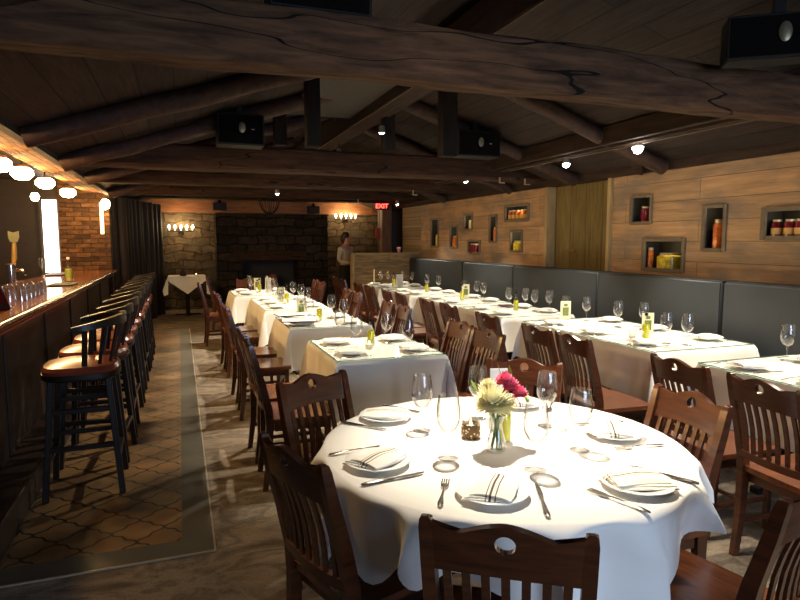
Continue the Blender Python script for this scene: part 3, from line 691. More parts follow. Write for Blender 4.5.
# ================================================================ TABLEWARE
def make_glass():
    return MB().lathe([(0, 0), (.034, .001), (.036, .003), (.02, .007), (.006, .012), (.0038, .03), (.0038, .075), (.008, .086), (.027, .100), (.039, .122), (.0425, .145), (.040, .175), (.034, .212), (.0332, .212), (.039, .175), (.0415, .145), (.038, .123), (.026, .102), (.005, .09), (0, .089)], 28).build('wine_glass', GLASS)
def glassat(x, y, z, label, g='wine glasses'):
    o = place('wine', make_glass, (x, y, z), 0, label, 'wine glass', g); o.scale = (1.02, 1.02, 1.1); return o
def make_plate():
    return MB().lathe([(0, 0), (.06, 0), (.064, .004), (.086, .011), (.112, .017), (.114, .020), (.111, .021), (.085, .015), (.064, .008), (0, .007)], 40).build('plate', WHITE)
def make_napkin():
    mb = MB(); rings = []
    nx = 14; ny = 12
    # folded linen: three soft layers
    for lay in range(3):
        z0 = lay * .005; g = []
        for i in range(nx + 1):
            row = []
            for j in range(ny + 1):
                u = -1 + 2 * i / nx; v = -1 + 2 * j / ny; sh = 1 - .05 * lay
                x = u * .068 * sh + .004 * lay + .006 * math.sin(v * 2 + lay); y = v * .096 * sh + .005 * math.sin(u * 2.2 + lay * 1.3)
                z = z0 + .006 + (.006 + .002 * lay) * (1 - abs(u) ** 3) + .004 * math.sin(v * 3 + lay) * (1 - u * u)
                row.append((x, y, z))
            g.append(row)
        top = [[mb.bm.verts.new((p[0], p[1], p[2])) for p in r_] for r_ in g]; bot = [[mb.bm.verts.new((p[0], p[1], p[2] - .0045)) for p in r_] for r_ in g]
        for i in range(nx):
            for j in range(ny): mb.bm.faces.new((top[i][j], top[i + 1][j], top[i + 1][j + 1], top[i][j + 1])); mb.bm.faces.new((bot[i][j], bot[i][j + 1], bot[i + 1][j + 1], bot[i + 1][j]))
        for i in range(nx):
            for a in (0, ny): mb.bm.faces.new((top[i][a], top[i + 1][a], bot[i + 1][a], bot[i][a]))
        for j in range(ny):
            for a in (0, nx): mb.bm.faces.new((top[a][j], top[a][j + 1], bot[a][j + 1], bot[a][j]))
    return mb.build('napkin', NAPK, smooth=True)
def make_knife():
    r = empty('knife')
    mb = MB(); rings = []
    for (y, wd, h) in ((-.115, .004, .003), (-.112, .007, .004), (-.09, .009, .005), (-.02, .006, .0045), (0, .0055, .004)):
        rings.append(mb.ring([(wd * math.cos(a), y, .005 + h * math.sin(a)) for a in [2 * PI * q / 8 for q in range(8)]]))
    mb.skin(rings); mb.build('handle', STEEL, r, smooth=True)
    MB().prism([(-.006, 0), (.006, 0), (.009, .03), (.009, .08), (.003, .11), (-.005, .115), (-.006, .08)], .0022, T(0, 0, .004)).build('blade', STEEL, r)
    return r
def make_fork():
    r = empty('fork')
    mb = MB(); rings = []
    for (y, wd, z) in ((-.115, .003, .004), (-.11, .0075, .005), (-.09, .009, .006), (-.05, .004, .009), (0, .003, .009), (.02, .0035, .007)):
        rings.append(mb.ring([(wd * math.cos(a), y, z + .0022 * math.sin(a)) for a in [2 * PI * q / 8 for q in range(8)]]))
    mb.skin(rings); mb.build('handle', STEEL, r, smooth=True)
    mb = MB(); mb.prism([(-.004, .018), (.004, .018), (.0115, .032), (.0125, .05), (-.0125, .05), (-.0115, .032)], .002, T(0, 0, .004))
    for k in range(4): x = -.0108 + k * .0072; mb.box(x - .0018, x + .0018, .049, .09, .004, .006)
    mb.build('tines', STEEL, r); return r
def setting(x, y, z, ang, name, where, cut=True, napk=True, noff=(0, 0), nrot=0):
    """ang = direction the diner faces"""
    rz = ang - PI / 2; c, s = math.cos(rz), math.sin(rz)
    P = lambda a, b: (x + a * c - b * s, y + a * s + b * c)
    g = 'place settings on the ' + name if len(name) < 60 else None
    tg = '%s of the %s' % (where, name)
    place('plate', make_plate, (*P(0, 0), z), rz, 'white plate at the ' + tg, 'plate', 'white dinner plates')
    if napk: place('napkin', make_napkin, (*P(*noff), z + .012), rz + nrot, 'folded striped napkin at the ' + tg, 'napkin', 'folded napkins')
    if cut:
        place('fork', make_fork, (*P(-.148, -.01), z), rz + random.uniform(-.15, .15), 'steel fork at the ' + tg, 'fork', 'steel forks')
        place('knife', make_knife, (*P(.148, -.01), z), rz + random.uniform(-.15, .15), 'steel knife at the ' + tg, 'knife', 'steel knives')
def facec(x, y): return math.atan2(RC[1] - y, RC[0] - x)
RN = 'round foreground table'
for (x, y, wh, nr) in ((.82, 2.42, 'far left seat', .5), (.62, 1.92, 'left seat', .45), (.87, 1.56, 'near left seat', -.1), (1.33, 1.46, 'near right seat', 1.0), (1.60, 1.89, 'right seat', 1.2), (1.47, 2.40, 'far seat behind the flowers', .3)):
    setting(x, y, RZ, facec(x, y), RN, wh, nrot=nr)
for (x, y, l) in ((.90, 2.20, 'wine glass nearest the upper left place setting of round table'), (.87, 1.88, 'wine glass at the left of the round table centre'), (1.19, 2.27, 'wine glass directly left of the white flowers'),
                  (1.41, 2.08, 'wine glass just right of the pink flowers'), (1.36, 1.79, 'rightmost wine glass on the round table'), (1.10, 1.68, 'wine glass right of the glass flower vase, in the bright patch')):
    glassat(x, y, RZ, l)
glassat(-1.64, 8.7, 1.071, 'lone stemmed glass on the bar beside the bright window')
# flower vase
vs = empty('flower_vase', (1.075, 1.90, RZ), 0, 'hourglass glass vase of white and pink flowers on the round table', 'vase')
MB().lathe([(0, 0), (.032, .001), (.036, .01), (.033, .04), (.022, .08), (.020, .10), (.032, .135), (.031, .135), (.018, .10), (.020, .08), (.031, .04), (.033, .012), (0, .008)], 24).build('glass_body', GLASS, vs)
STEM = plain('green stem', S(88, 116, 56), .6); LEAF = plain('leaf green', S(120, 150, 60), .5)
for k in range(9):
    a = k * 2.4; MB().tube([(.02 * math.cos(a), .02 * math.sin(a), .012), (.006 * math.cos(a + 1), .006 * math.sin(a + 1), .09), (.03 * math.cos(a + 2.5), .03 * math.sin(a + 2.5), .16)], .003, 6).build('stem', STEM, vs)
def bloom(c, r, n, m, name, w, seed, up=.25):
    rnd = random.Random(seed); mb = MB(); c = Vector(c)
    for i in range(n):
        z = 1 - (1 - (-up)) * (i + .5) / n; a = i * 2.39996; q = math.sqrt(max(0, 1 - z * z))
        d = Vector((q * math.cos(a), q * math.sin(a), z)); L = r * rnd.uniform(.82, 1.05)
        t = d.cross(Vector((0, 0, 1))); t = t.normalized() if t.length > .01 else Vector((1, 0, 0)); up_ = d.cross(t).normalized()
        a0 = c + d * r * .15; a1 = c + d * L * .6 + up_ * r * .05; a2 = c + d * L - up_ * r * .02
        v = mb.ring([a0 - t * w * .3, a0 + t * w * .3, a1 + t * w * .6, a2 + t * w * .1, a2 - t * w * .1, a1 - t * w * .6])
        mb.bm.faces.new((v[0], v[1], v[2], v[5])); mb.bm.faces.new((v[5], v[2], v[3], v[4]))
    return mb.build(name, m, vs, smooth=False)
WHF = plain('cream petals', S(240, 234, 190), .7, var=.06); PKF = plain('pink petals', S(250, 120, 150), .6, var=.2)
bloom((-.03, -.015, .185), .078, 190, WHF, 'white_flower', .015, 1, .45); bloom((.03, .0, .17), .055, 130, WHF, 'white_flower', .014, 2, .45); bloom((-.01, .05, .225), .04, 90, WHF, 'white_flower', .012, 3)
for i, (x, y, z) in enumerate(((.065, .015, .235), (.085, .05, .215), (.055, .06, .24), (.10, .01, .20), (.045, .02, .255))): bloom((x, y, z), .036, 60, PKF, 'pink_flower', .018, 10 + i)
for i, (x, y, z, rx, rz) in enumerate(((-.06, .04, .215, .7, .4), (.05, .06, .26, .3, 1.2), (.12, -.02, .17, 1.2, -.4), (-.05, -.05, .16, 1.3, 2.5), (.09, .06, .25, .2, 2))):
    MB().prism([(0, 0), (.008, .015), (.009, .03), (0, .055), (-.009, .03), (-.008, .015)], .0012, T(x, y, z, R(90) - rx, 0, rz)).build('leaf', LEAF, vs)
# candle holder with pierced bronze band
ch = empty('candle_holder', (1.055, 2.07, RZ), 0, 'small pierced bronze candle holder beside the flower vase', 'candle holder')
n = NT('pierced bronze'); vo = n.add('ShaderNodeTexVoronoi'); n.l(n.co(), vo.inputs['Vector']); vo.inputs['Scale'].default_value = 75
n.fin(n.mix(n.math('LESS_THAN', vo.outputs['Distance'], .30), S(96, 70, 40), S(250, 226, 170)), .4, .3)
MB().lathe([(0, .0), (.034, .0), (.038, .006), (.039, .03), (.036, .056)], 24).build('band', MATS['pierced bronze'], ch)
MB().lathe([(.0355, .056), (.037, .075), (.036, .075), (.034, .05), (0, .05)], 24).build('glass_cup', GLASS, ch)
MB().lathe([(0, .045), (.02, .045), (.02, .02)], 14).build('candle', CARD, ch)
MB().lathe([(0, .046), (.004, .05), (.003, .058), (0, .064)], 8).build('flame', emis('candle flame', (1, .7, .3, 1), 30), ch)
# oil bottle
def make_oil():
    r = empty('oil_bottle')
    MB().lathe([(0, 0), (.026, 0), (.028, .004), (.028, .10), (.024, .118), (.012, .14), (.0105, .19), (.012, .192), (.012, .196), (.0095, .196), (.0095, .19)], 20).build('glass_body', GLASS, r)
    MB().lathe([(0, .004), (.0262, .004), (.0262, .10), (.022, .112), (0, .112)], 18).build('oil', OIL, r)
    MB().lathe([(0, .2), (.013, .2), (.014, .182), (.0118, .18)], 12).tube([(0, 0, .2), (0, 0, .222), (.008, 0, .236)], .0035, 8).build('pourer', IRON, r)
    return r
def oil(x, y, z, label): return place('oil', make_oil, (x, y, z), random.uniform(0, 6), label, 'bottle', 'olive oil bottles')
oil(1.155, 1.985, RZ, 'olive oil bottle standing behind the flower vase')
def make_sign():
    r = empty('table_sign')
    c = MB().box(-.05, .05, -.002, .002, .012, .19).build('card', PAPER, r)
    MB().box(-.03, .03, -.0032, -.0021, .05, .13).box(-.018, .018, -.0032, -.0021, .14, .165).build('print', OLIVE, r)
    MB().box(-.055, .055, -.02, .02, 0, .012, .002).build('base', GTOP, r)
    return r
def make_card():
    return MB().prism([(-.025, 0), (.025, 0), (.002, .13), (-.002, .13)], .09, T(-.045, 0, 0, R(90), 0, R(90))).build('tent_card', CARD)
cd_ = place('card', make_card, (1.205, 2.12, RZ), R(-15), 'white folded tent card standing behind the pink flowers', 'card', 'white tent cards')
cd_.scale = (.8, .8, 1.95)
MB().box(-.012, .012, -.0, .0012, .02, .06).build('mark', INK)if False else None
def make_votive():
    r = empty('votive_candle')
    MB().lathe([(0, 0), (.028, 0), (.033, .06), (.031, .06), (.027, .006), (0, .006)], 20).build('glass_cup', GLASS, r)
    MB().lathe([(0, .03), (.022, .03), (.022, .008), (0, .008)], 14).build('candle', WHF, r)
    MB().lathe([(0, .031), (.004, .036), (.003, .046), (0, .052)], 8).build('flame', MATS['candle flame'], r)
    return r
# left row
def table_set(tab, name, n, outer='bar', inner='aisle', detail=True, zz=ZT, far=False):
    x0, x1, y0, y1 = tab
    ws = {1: ['only'], 2: ['nearer', 'farther'], 3: ['nearest', 'middle', 'farthest']}[n]
    for i, w in enumerate(ws):
        yy = y0 + (y1 - y0) * (i + .5) / n
        setting(x0 + .155, yy, zz, 0, name, '%s %s seat' % (w, outer), cut=detail, nrot=random.uniform(-.3, .3))
        setting(x1 - .155, yy, zz, PI, name, '%s %s seat' % (w, inner), cut=detail, nrot=random.uniform(-.3, .3))
        xm = (x0 + x1) / 2
        for sx, side in ((-1, outer), (1, inner)):
            glassat(xm + sx * (.13 + random.uniform(-.02, .02)), yy + sx * -.13 + random.uniform(-.03, .03), zz, 'wine glass of the %s %s seat, %s' % (w, side, name))
table_set(LX[0], LT[0], 2); table_set(LX[1], LT[1], 2, detail=True); table_set(LX[2], LT[2], 3, detail=False); table_set(LX[3], LT[3], 2, detail=False)
for i, (a, b, c, d) in enumerate(LX):
    xm = (a + b) / 2; ym = (c + d) / 2
    oil(xm - .01, ym - .02 + .04, ZT, 'olive oil bottle at the middle of the ' + LT[i])
    place('votive', make_votive, (xm - .05, ym - .07, ZT), 0, 'lit votive candle on the ' + LT[i], 'candle', 'lit votive candles')
# menus on the second left table
for i, (x, y, rz) in enumerate(((1.02, 6.0, .1), (1.0, 5.42, -.15))):
    m = empty('menu_folder', (x, y - .12 if i == 0 else y, ZT + .036), rz, ['dark-edged menu lying at the far side of second left-row table', 'dark-edged menu lying at the near side of second left-row table'][i], 'menu', 'menus on the second table')
    MB().box(-.16, .16, -.11, .11, 0, .006, .001).build('cover', MENU, m); MB().box(-.152, .152, -.102, .102, .006, .009).build('page', CARD, m)
for i, (x, y) in enumerate(((1.10, 9.38), (1.13, 5.98), (1.15, 7.4))):
    place('sign', make_sign, (x, y, ZT), [.1, .2, .1][i], ['cream printed table sign on the farthest left-row table', 'cream printed sign on the second left-row table', 'cream printed sign on the long third left-row table'][i], 'sign', 'cream table signs')
place('card', make_card, (1.23, 9.1, ZT), .2, 'tall white card on the farthest left-row table', 'card', 'white tent cards').scale = (1, 1, 1.6)
# right row: plates along both sides, glasses where the photo shows them
def rset(i, n, detail):
    x0, x1, y0, y1 = RX[i]
    ws = {2: ['nearer', 'farther'], 3: ['nearest', 'middle', 'farthest']}[n]
    for k, w in enumerate(ws):
        yy = y0 + (y1 - y0) * (k + .5) / n
        setting(x0 + .16, yy, ZT, 0, RT[i], w + ' aisle seat', cut=detail, nrot=random.uniform(-.3, .3))
        setting(x1 - .16, yy, ZT, PI, RT[i], w + ' bench seat', cut=detail, nrot=random.uniform(-.3, .3))
rset(0, 3, True); rset(1, 3, True)
for i in (2, 3, 4, 5): rset(i, 2, False)
for (x, y, l) in ((3.62, 4.28, 'left of four wine glasses on long front banquette table'), (3.74, 4.10, 'second wine glass from left on long front banquette table'), (3.38, 3.47, 'wine glass just right of the oil bottle on the front banquette table'), (3.47, 3.36, 'rightmost wine glass on the long front banquette table'),
                  (3.49, 4.86, 'left wine glass at the far end of the front banquette table'), (3.62, 4.72, 'right wine glass at the far end of the front banquette table'),
                  (3.62, 2.70, 'wine glass standing alone near the right photo edge'),
                  (3.50, 5.95, 'wine glass on second banquette table, its leftmost'), (3.62, 5.80, 'wine glass on second banquette table, beside the leftmost'), (3.60, 5.58, 'wine glass on second banquette table, its right pair, left one'), (3.70, 5.45, 'wine glass on second banquette table, its right pair, right one'),
                  (3.60, 7.30, 'far left wine glass on the third banquette table'), (3.66, 7.05, 'wine glass next to the far left one on third banquette table'), (3.6, 6.75, 'near wine glass on the third banquette table'),
                  (3.60, 8.6, 'far wine glass on the fourth banquette table'), (3.66, 8.3, 'near wine glass on the fourth banquette table'),
                  (3.30, 10.0, 'leftmost wine glass on the farthest banquette table'), (3.42, 9.95, 'second wine glass on the farthest banquette table'), (3.60, 9.7, 'third wine glass on the farthest banquette table'), (3.72, 9.55, 'rightmost wine glass on the farthest banquette table')):
    glassat(x, y, ZT, l)
for i, (x, y) in enumerate(((3.42, 3.72), (3.45, 5.72), (3.42, 7.0), (3.42, 8.2), (3.4, 9.6))):
    oil(x, y, ZT, 'olive oil bottle on the ' + RT[i + 1])
for i, (x, y, t) in enumerate(((3.50, 3.79, 1), (3.44, 4.80, 1), (3.52, 7.10, 3))):
    place('sign', make_sign, (x, y, ZT), R([-12, -15, -10][i]), ['cream printed sign behind the oil bottle, front banquette table', 'cream printed sign at far end of the front banquette table', 'cream printed sign on the third banquette table'][i], 'sign', 'cream table signs')
place('card', make_card, (3.45, 9.45, ZT), .2, 'white card on the farthest banquette table', 'card', 'white tent cards').scale = (1.3, 1.3, 1.5)
cn = empty('taper_candle', (3.17, 9.98, ZT), 0, 'tall pale taper candle on the farthest banquette table', 'candle')
MB().lathe([(0, 0), (.03, 0), (.03, .012), (.013, .02), (0, .02)], 14).build('base', BRASS, cn)
MB().lathe([(.011, .018), (.010, .26), (0, .262)], 12).build('wax', WHF, cn)
place('votive', make_votive, (3.05, 9.75, ZT), 0, 'glowing votive beside the tall taper candle', 'candle', 'lit votive candles')
light('POINT', 'votive_glow', (3.05, 10.3, .95), 1.2, (1, .6, .15), shadow_soft_size=.03)
place('votive', make_votive, (3.36, 3.80, ZT), 0, 'amber votive left of the oil bottle on the front banquette table', 'candle', 'lit votive candles')
m = empty('menu_folder', (3.62, 6.15, ZT + .0005), -.1, 'dark red menu lying on the second banquette table', 'menu', 'menus on the second table'); m.pop('group', None) if hasattr(m, 'pop') else None
MB().box(-.12, .12, -.06, .06, 0, .012, .001).build('cover', MENU, m)

# ================================================================ BANQUETTE
bq = empty('banquette', (4.2, 0, 0), 0, 'long grey upholstered banquette bench along the plank wall', 'bench')
ys = [.3, 2.2, 3.73, 5.31, 7.06, 8.6, 10.95]
for a, b in zip(ys, ys[1:]):
    MB().box(.0, .22, a + .004, b - .004, .47, 1.19, .018, None, 3).build('back_panel', VINYL, bq, smooth=True)
    MB().box(-.30, .0, a + .004, b - .004, .36, .47, .02, None, 3).build('seat_cushion', VINYL, bq, smooth=True)
MB().box(-.24, .2, .3, 10.95, 0, .36).build('plinth', DARKW, bq)

# ================================================================ JARS IN THE NICHES
RED = plain('red preserve', S(120, 18, 30), .15, coat=.6, var=.4, sc_=60); ORG = plain('orange preserve', S(206, 110, 50), .15, coat=.6, var=.4, sc_=60); YEL = plain('yellow preserve', S(246, 196, 60), .15, coat=.6, var=.5, sc_=28)
LBL = plain('jar label', S(238, 192, 112), .6); LID = plain('jar lid', S(190, 178, 150), .35, .6)
def jar(k, y, r, hgt, m, label, lab=False, lid=True, x=.065):
    f, hy, hz, t = NI[k]
    o = empty('preserve_jar', (WX + x, f.location.y + y + x * .9 * f.location.y / 4.45 * .7, f.location.z - hz + max(.013, t) * 0 + .0125), 0, label, 'jar', 'jars of preserves')
    MB().lathe([(0, 0), (r, 0), (r, hgt * .8), (r * .75, hgt * .9), (0, hgt * .9)], 18).build('contents', m, o)
    if lid: MB().lathe([(r * .78, hgt * .88), (r * .8, hgt), (0, hgt)], 18).build('lid', LID, o)
    if lab: MB().lathe([(r * 1.02, hgt * .22), (r * 1.02, hgt * .55)], 18).build('label_band', LBL, o)
    return o
jar('a', -.04, .05, .17, RED, 'red jar alone in the small square niche'); jar('c', -.03, .05, .27, ORG, 'tall orange jar in the narrow niche over the banquette')
jar('b', -.05, .12, .17, YEL, 'big squat jar of yellow peppers in the wide low niche', x=.11)
jar('b', .19, .03, .22, ORG, 'slim bottle at the left inside the wide low niche')
for i, y in enumerate((.20, .09, .0, -.1, -.2)): jar('d', y, .042, .15, RED, '%s labelled red jar in the wide niche at the photo edge' % ['leftmost', 'second', 'third', 'fourth', 'fifth'][i], True)
for i, y in enumerate((.20, .10, .0, -.1, -.2)): jar('e', y, .036, .15, ORG, '%s orange jar in the wide high niche left of the door' % ['leftmost', 'second', 'third', 'fourth', 'fifth'][i], True)
jar('f', -.02, .08, .15, YEL, 'glowing yellow jar in the upright niche left of the plank door'); jar('g', -.04, .04, .22, ORG, 'orange bottle in the tall niche left of the jar row')
jar('h', 0, .10, .15, RED, 'dark red jar filling the low square niche'); jar('i', -.05, .04, .17, WHF, 'pale carafe in the small high niche', lid=False)
jar('j', -.02, .06, .20, ORG, 'orange jar standing low in the far tall niche'); jar('k', -.06, .035, .22, YEL, 'yellow bottle in the niche nearest the dark doorway')
for k, e in (('b', .9), ('d', 1.6), ('e', 1.6), ('f', 1.4), ('g', .3), ('j', .5), ('k', .4), ('a', .25), ('c', .4), ('h', .3), ('i', .5)):
    f, hy, hz, t = NI[k]; light('POINT', 'niche_light', (WX + .05, f.location.y - hy * .2, f.location.z + hz - .035), e, (1, .82, .5), shadow_soft_size=.015)

# ================================================================ SPEAKERS, LAMPS, FITTINGS
def speaker(x, y, z, w, h, d, label, rz=0, rx=0):
    r = empty('loudspeaker', (x, y, z), rz, label, 'speaker', 'black loudspeakers on the beams'); r.rotation_euler.x = rx
    MB().box(-w / 2, w / 2, 0, d, 0, h, .008).build('cabinet', BLACK, r)
    MB().box(-.03, .03, d * .4, d * .7, h, h + (.35 if y > 5 else .28 if z < 2.45 else .02), .003).build('bracket', IRON, r)
    MB().box(-w / 2 + .015, w / 2 - .015, -.006, 0, .015, h - .015, .002).build('grille', plain('grille cloth', S(14, 13, 12), 1, 0, .05) if 'grille cloth' not in MATS else MATS['grille cloth'], r)
    bd = MB().lathe([(0, 0), (.034, 0), (.038, .008), (.026, .014), (0, .012)], 20).build('badge', plain('badge metal', S(120, 112, 92), .35, .6) if 'badge metal' not in MATS else MATS['badge metal'], r)
    bd.rotation_euler.x = R(90); bd.location = (w * .02, -.006, h * .55); bd.scale = (.8, 1.3, 1)
    MB().box(w * .22, w * .28, -.008, -.006, h * .50, h * .515).build('mark', CARD, r)
    return r
speaker(.56, 5.72, 2.39, .42, .28, .24, 'black speaker hung from the roof left of centre, before the second beam')
speaker(2.98, 5.72, 2.40, .50, .265, .24, 'black speaker hung from the roof right of centre, before the second beam')
speaker(2.88, 2.28, 2.445, .5, .225, .16, 'large black speaker at upper right above the nearest beam', R(-37))
speaker(.62, 2.68, 2.52, .46, .2, .15, 'black speaker at the top edge, on the nearest beam')
def spot(x, y, z, target, e, label, bs=1.0, size=66, blend=.6):
    r = empty('spotlight', (x, y, z), 0, label, 'spotlight', 'small ceiling spotlights')
    MB().lathe([(0, .07), (.028, .07), (.034, .02), (.036, 0), (.03, 0), (.024, .03), (0, .04)], 18).build('housing', plain('lamp housing', S(150, 145, 138), .35, .6) if 'lamp housing' not in MATS else MATS['lamp housing'], r)
    MB().lathe([(0, -.012 * bs * bs), (.014 * bs, -.010 * bs * bs), (.024 * bs, 0), (.024 * bs, .012), (0, .02)], 16).build('bulb', emis('spot bulb', (1, .93, .82, 1), 60) if 'spot bulb' not in MATS else MATS['spot bulb'], r)
    MB().tube([(0, 0, .07), (0, 0, .13)], .006, 6).build('stem', IRON, r)
    light('SPOT', 'spot_beam', (x, y, z - .02 - .03 * bs), e, SPOT, spot_size=R(size), spot_blend=blend, shadow_soft_size=.035, target=target)
spot(1.95, 5.86, 2.60, (1.3, 5.7, .76), 341, 'lit spotlight on the ridge beam, nearer of the two between the dark posts', size=84)
spot(1.95, 7.59, 2.62, (1.25, 7.3, .76), 402, 'lit spotlight on the ridge beam, farther of the two between the dark posts', size=84)
spot(1.55, 4.22, 2.86, (1.35, 4.15, .76), 280, 'added unseen spotlight above the front left-row table, hidden by the nearest beam', size=52)  # unseen lamp, added behind the beam to light the front table
spot(3.72, 5.25, 2.29, (3.3, 5.6, .76), 207, 'lit spotlight hanging on the cable track, left of the brightest one', size=100, bs=1.5)
spot(3.72, 4.23, 2.31, (3.35, 3.9, .76), 244, 'brightest lit spotlight below the banquette-side purlin', size=100, bs=1.9)
spot(1.45, 9.5, 2.24, (1.2, 9.0, .76), 268, 'far lit spotlight by the iron basket chandelier', size=90)
spot(3.9, 10.8, 2.2, (3.4, 9.6, .76), 183, 'far right spotlight near the exit doorway', size=90)
spot(1.2, 2.42, 2.76, (1.33, 1.98, .76), 427, 'spotlight above the round foreground table, over the photo top', size=58, blend=.9)
spot(3.7, 2.1, 2.33, (3.4, 2.4, .76), 231, 'spotlight above the right-edge banquette table, out of frame', size=100)
spot(3.8, 7.7, 2.34, (3.4, 7.6, .76), 219, 'spotlight over the third banquette table', size=100)
spot(2.55, 1.2, 2.72, (1.95, 2.0, .8), 134, 'added unseen spotlight over the right side of round table, out of frame', size=50)  # unseen lamp, added to put highlights on the right-hand chairs
# light cable along the ridge beam and purlin
tag(MB().tube([(1.86, .3, 2.79), (1.86, 8.4, 2.79)], .004, 6).build('lighting_cable', CABLE), 'thin cable along the left edge of the ridge beam', 'cable')
tag(MB().tube([(3.74, .3, 2.35), (3.74, 6.4, 2.35)], .004, 6).build('lighting_cable', CABLE), 'thin cable track carrying spotlights along the right purlin', 'cable')
# little white brackets under the beams
for i, (x, y, z) in enumerate(((3.72, 6.55, 2.22), (3.95, 6.35, 2.19), (3.35, 8.5, 2.2), (3.1, 10.6, 2.2))):
    o = empty('wall_socket', (x, y, z), 0, ['white sprinkler head under the second crossbeam', 'pale L bracket under the eave beam above the plank door', 'pale bracket below the third crossbeam', 'pale socket plate below the farthest crossbeam'][i], 'bracket', 'pale ceiling brackets')
    MB().box(-.035, -.025, -.01, .01, 0, .07).box(-.03, .04, -.01, .01, 0, .01).build('bracket', LID, o)
# EXIT sign
ex = empty('exit_sign', (4.14, 12.45, 2.18), R(-12), 'small glowing red EXIT sign near the ceiling', 'sign')
MB().box(-.15, .15, 0, .03, 0, .17, .004).build('housing', BLACK, ex)
tc = bpy.data.curves.new('lettering', 'FONT'); tc.body = 'EXIT'; tc.size = .135; tc.extrude = .002; tc.align_x = 'CENTER'
to = bpy.data.objects.new('lettering', tc); col.objects.link(to); dg = bpy.context.evaluated_depsgraph_get(); me = bpy.data.meshes.new_from_object(to.evaluated_get(dg)); bpy.data.objects.remove(to)
me.materials.clear(); me.materials.append(emis('exit red', (1, .06, .04, 1), 9)); lt = bpy.data.objects.new('lettering', me); col.objects.link(lt); lt.parent = ex; lt.location = (0, -.004, .035); lt.rotation_euler = (R(90), 0, 0)
MB().tube([(0, .015, .17), (0, .015, .3)], .008, 6).build('stem', IRON, ex)
# sconces with candle bulbs
def sconce(x, y, z, label, e):
    r = empty('candle_sconce', (x, y, z), 0, label, 'sconce', 'iron candle sconces')
    MB().tube([(-.28, -.06, -.05), (0, -.10, -.06), (.28, -.06, -.05)], .014, 8).box(-.06, .06, -.03, .02, -.12, .02, .006).tube([(0, 0, -.06), (0, -.09, -.06)], .01, 8).build('iron_bar', IRON, r)
    for k in range(5):
        q = (k - 2) / 2; b = MB().lathe([(.018, -.045), (.016, .0), (0, .0)], 10, (q * .24, -.10 + .03 * q * q, 0)).build('candle_tube', CARD, r)
        MB().lathe([(0, 0), (.02, .015), (.026, .035), (.014, .06), (0, .08)], 10, (q * .24, -.10 + .03 * q * q, 0)).build('bulb', emis('candle bulb', (1, .8, .5, 1), 40) if 'candle bulb' not in MATS else MATS['candle bulb'], b)
    light('POINT', 'sconce_light', (x, y - .3, z + .08), e, WARM, shadow_soft_size=.15)
sconce(.04, 13.98, 1.78, 'candle sconce on the stone wall left of the fireplace', 24)
sconce(3.72, 13.98, 2.07, 'candle sconce on the stone wall above the person', 22)
# iron basket chandelier
cb = empty('iron_chandelier', (1.62, 11.6, 2.15), 0, 'black iron basket-shaped chandelier over the fireplace side', 'chandelier')
for k in range(5):
    a = PI * k / 5; MB().tube([(.19 * math.cos(t) * math.cos(a), .19 * math.cos(t) * math.sin(a), -.27 * math.sin(t) + .14) for t in [PI * j / 14 for j in range(15)]], .008, 6).build('arm', IRON, cb)
MB().tube([(.19 * math.cos(2 * PI * j / 24), .19 * math.sin(2 * PI * j / 24), .14) for j in range(25)], .011, 6).build('ring', IRON, cb)
MB().lathe([(0, -.17), (.02, -.15), (.025, -.13), (0, -.12)], 10).tube([(0, 0, -.12), (0, 0, .5)], .007, 6).build('finial', IRON, cb)
# dark lanterns fixed on the fascia
for i, (x, z) in enumerate(((.86, 2.26), (2.95, 2.22))):
    o = empty('fascia_lantern', (x, 13.9, z), 0, ['small dark lantern on the fascia left of the fireplace', 'small dark lantern on the fascia right of the fireplace'][i], 'lantern', 'dark lanterns on the fascia')
    MB().box(-.14, .14, -.03, .07, -.08, .09, .008).build('body', BLACK, o); MB().lathe([(.05, .09), (.03, .13), (.012, .16), (0, .17)], 12).build('cap', IRON, o)
# back left table
t = empty('side_table', (.12, 13.0, 0), 0, 'small square table with white cloth at the far left of the back wall', 'table')
MB().box(-.34, .34, -.34, .34, .775, .80).build('tabletop', DARKW, t); MB().lathe([(.04, .03), (.04, .775)], 12).build('pedestal', IRON, t); MB().box(-.25, .25, -.03, .03, 0, .03).box(-.03, .03, -.25, .25, 0, .03).build('foot', IRON, t)
c = cloth_rect(.35, .35, .22, .22, .36, .22, .804, 99, .1)
for v in c.data.vertices:
    if v.co.y < -.35 and abs(v.co.x) < .36: v.co.z = .804 - (.804 - v.co.z) * (.22 + .78 * (1 - abs(v.co.x) / .36))
c.data.update(); c.location = (.12, 13.0, 0); c.name = 'tablecloth'; tag(c, 'white cloth with hanging points on the small back table', 'tablecloth')
place('votive', make_votive, (.30, 12.85, .807), 0, 'small glowing votive on the back side table', 'candle', 'lit votive candles')
MBp = MB().lathe([(0, 0), (.06, 0), (.07, .02), (.03, .1), (.04, .16), (0, .17)], 16, (.05, 12.95, .807)); tag(MBp.build('vase', NDARK), 'small dark vase on the back side table', 'vase')
# cup on the half wall
o = empty('cup', (4.02, 11.05, 1.286), 0, 'small pinkish cup on top of the plank half wall', 'cup')
MB().lathe([(0, 0), (.03, 0), (.042, .08), (.038, .08), (.028, .008), (0, .008)], 16).build('bowl', plain('pink glaze', S(196, 130, 116), .3), o)
MB().lathe([(.0365, .05), (.042, .10), (0, .11)], 14).build('filling', CARD, o)
# wall phone / light switch by the door
tag(MB().box(4.46, 4.50, 10.93, 10.945, 1.36, 1.48, .003).build('light_switch', CARD), 'white switch plate at the corner by the dark doorway', 'switch')
tag(MB().box(4.05, 4.16, 12.6, 12.66, 1.55, 1.8, .02).build('red_extinguisher', plain('red paint', S(150, 40, 36), .4)), 'small red box on the wall by the wooden door post', 'extinguisher')
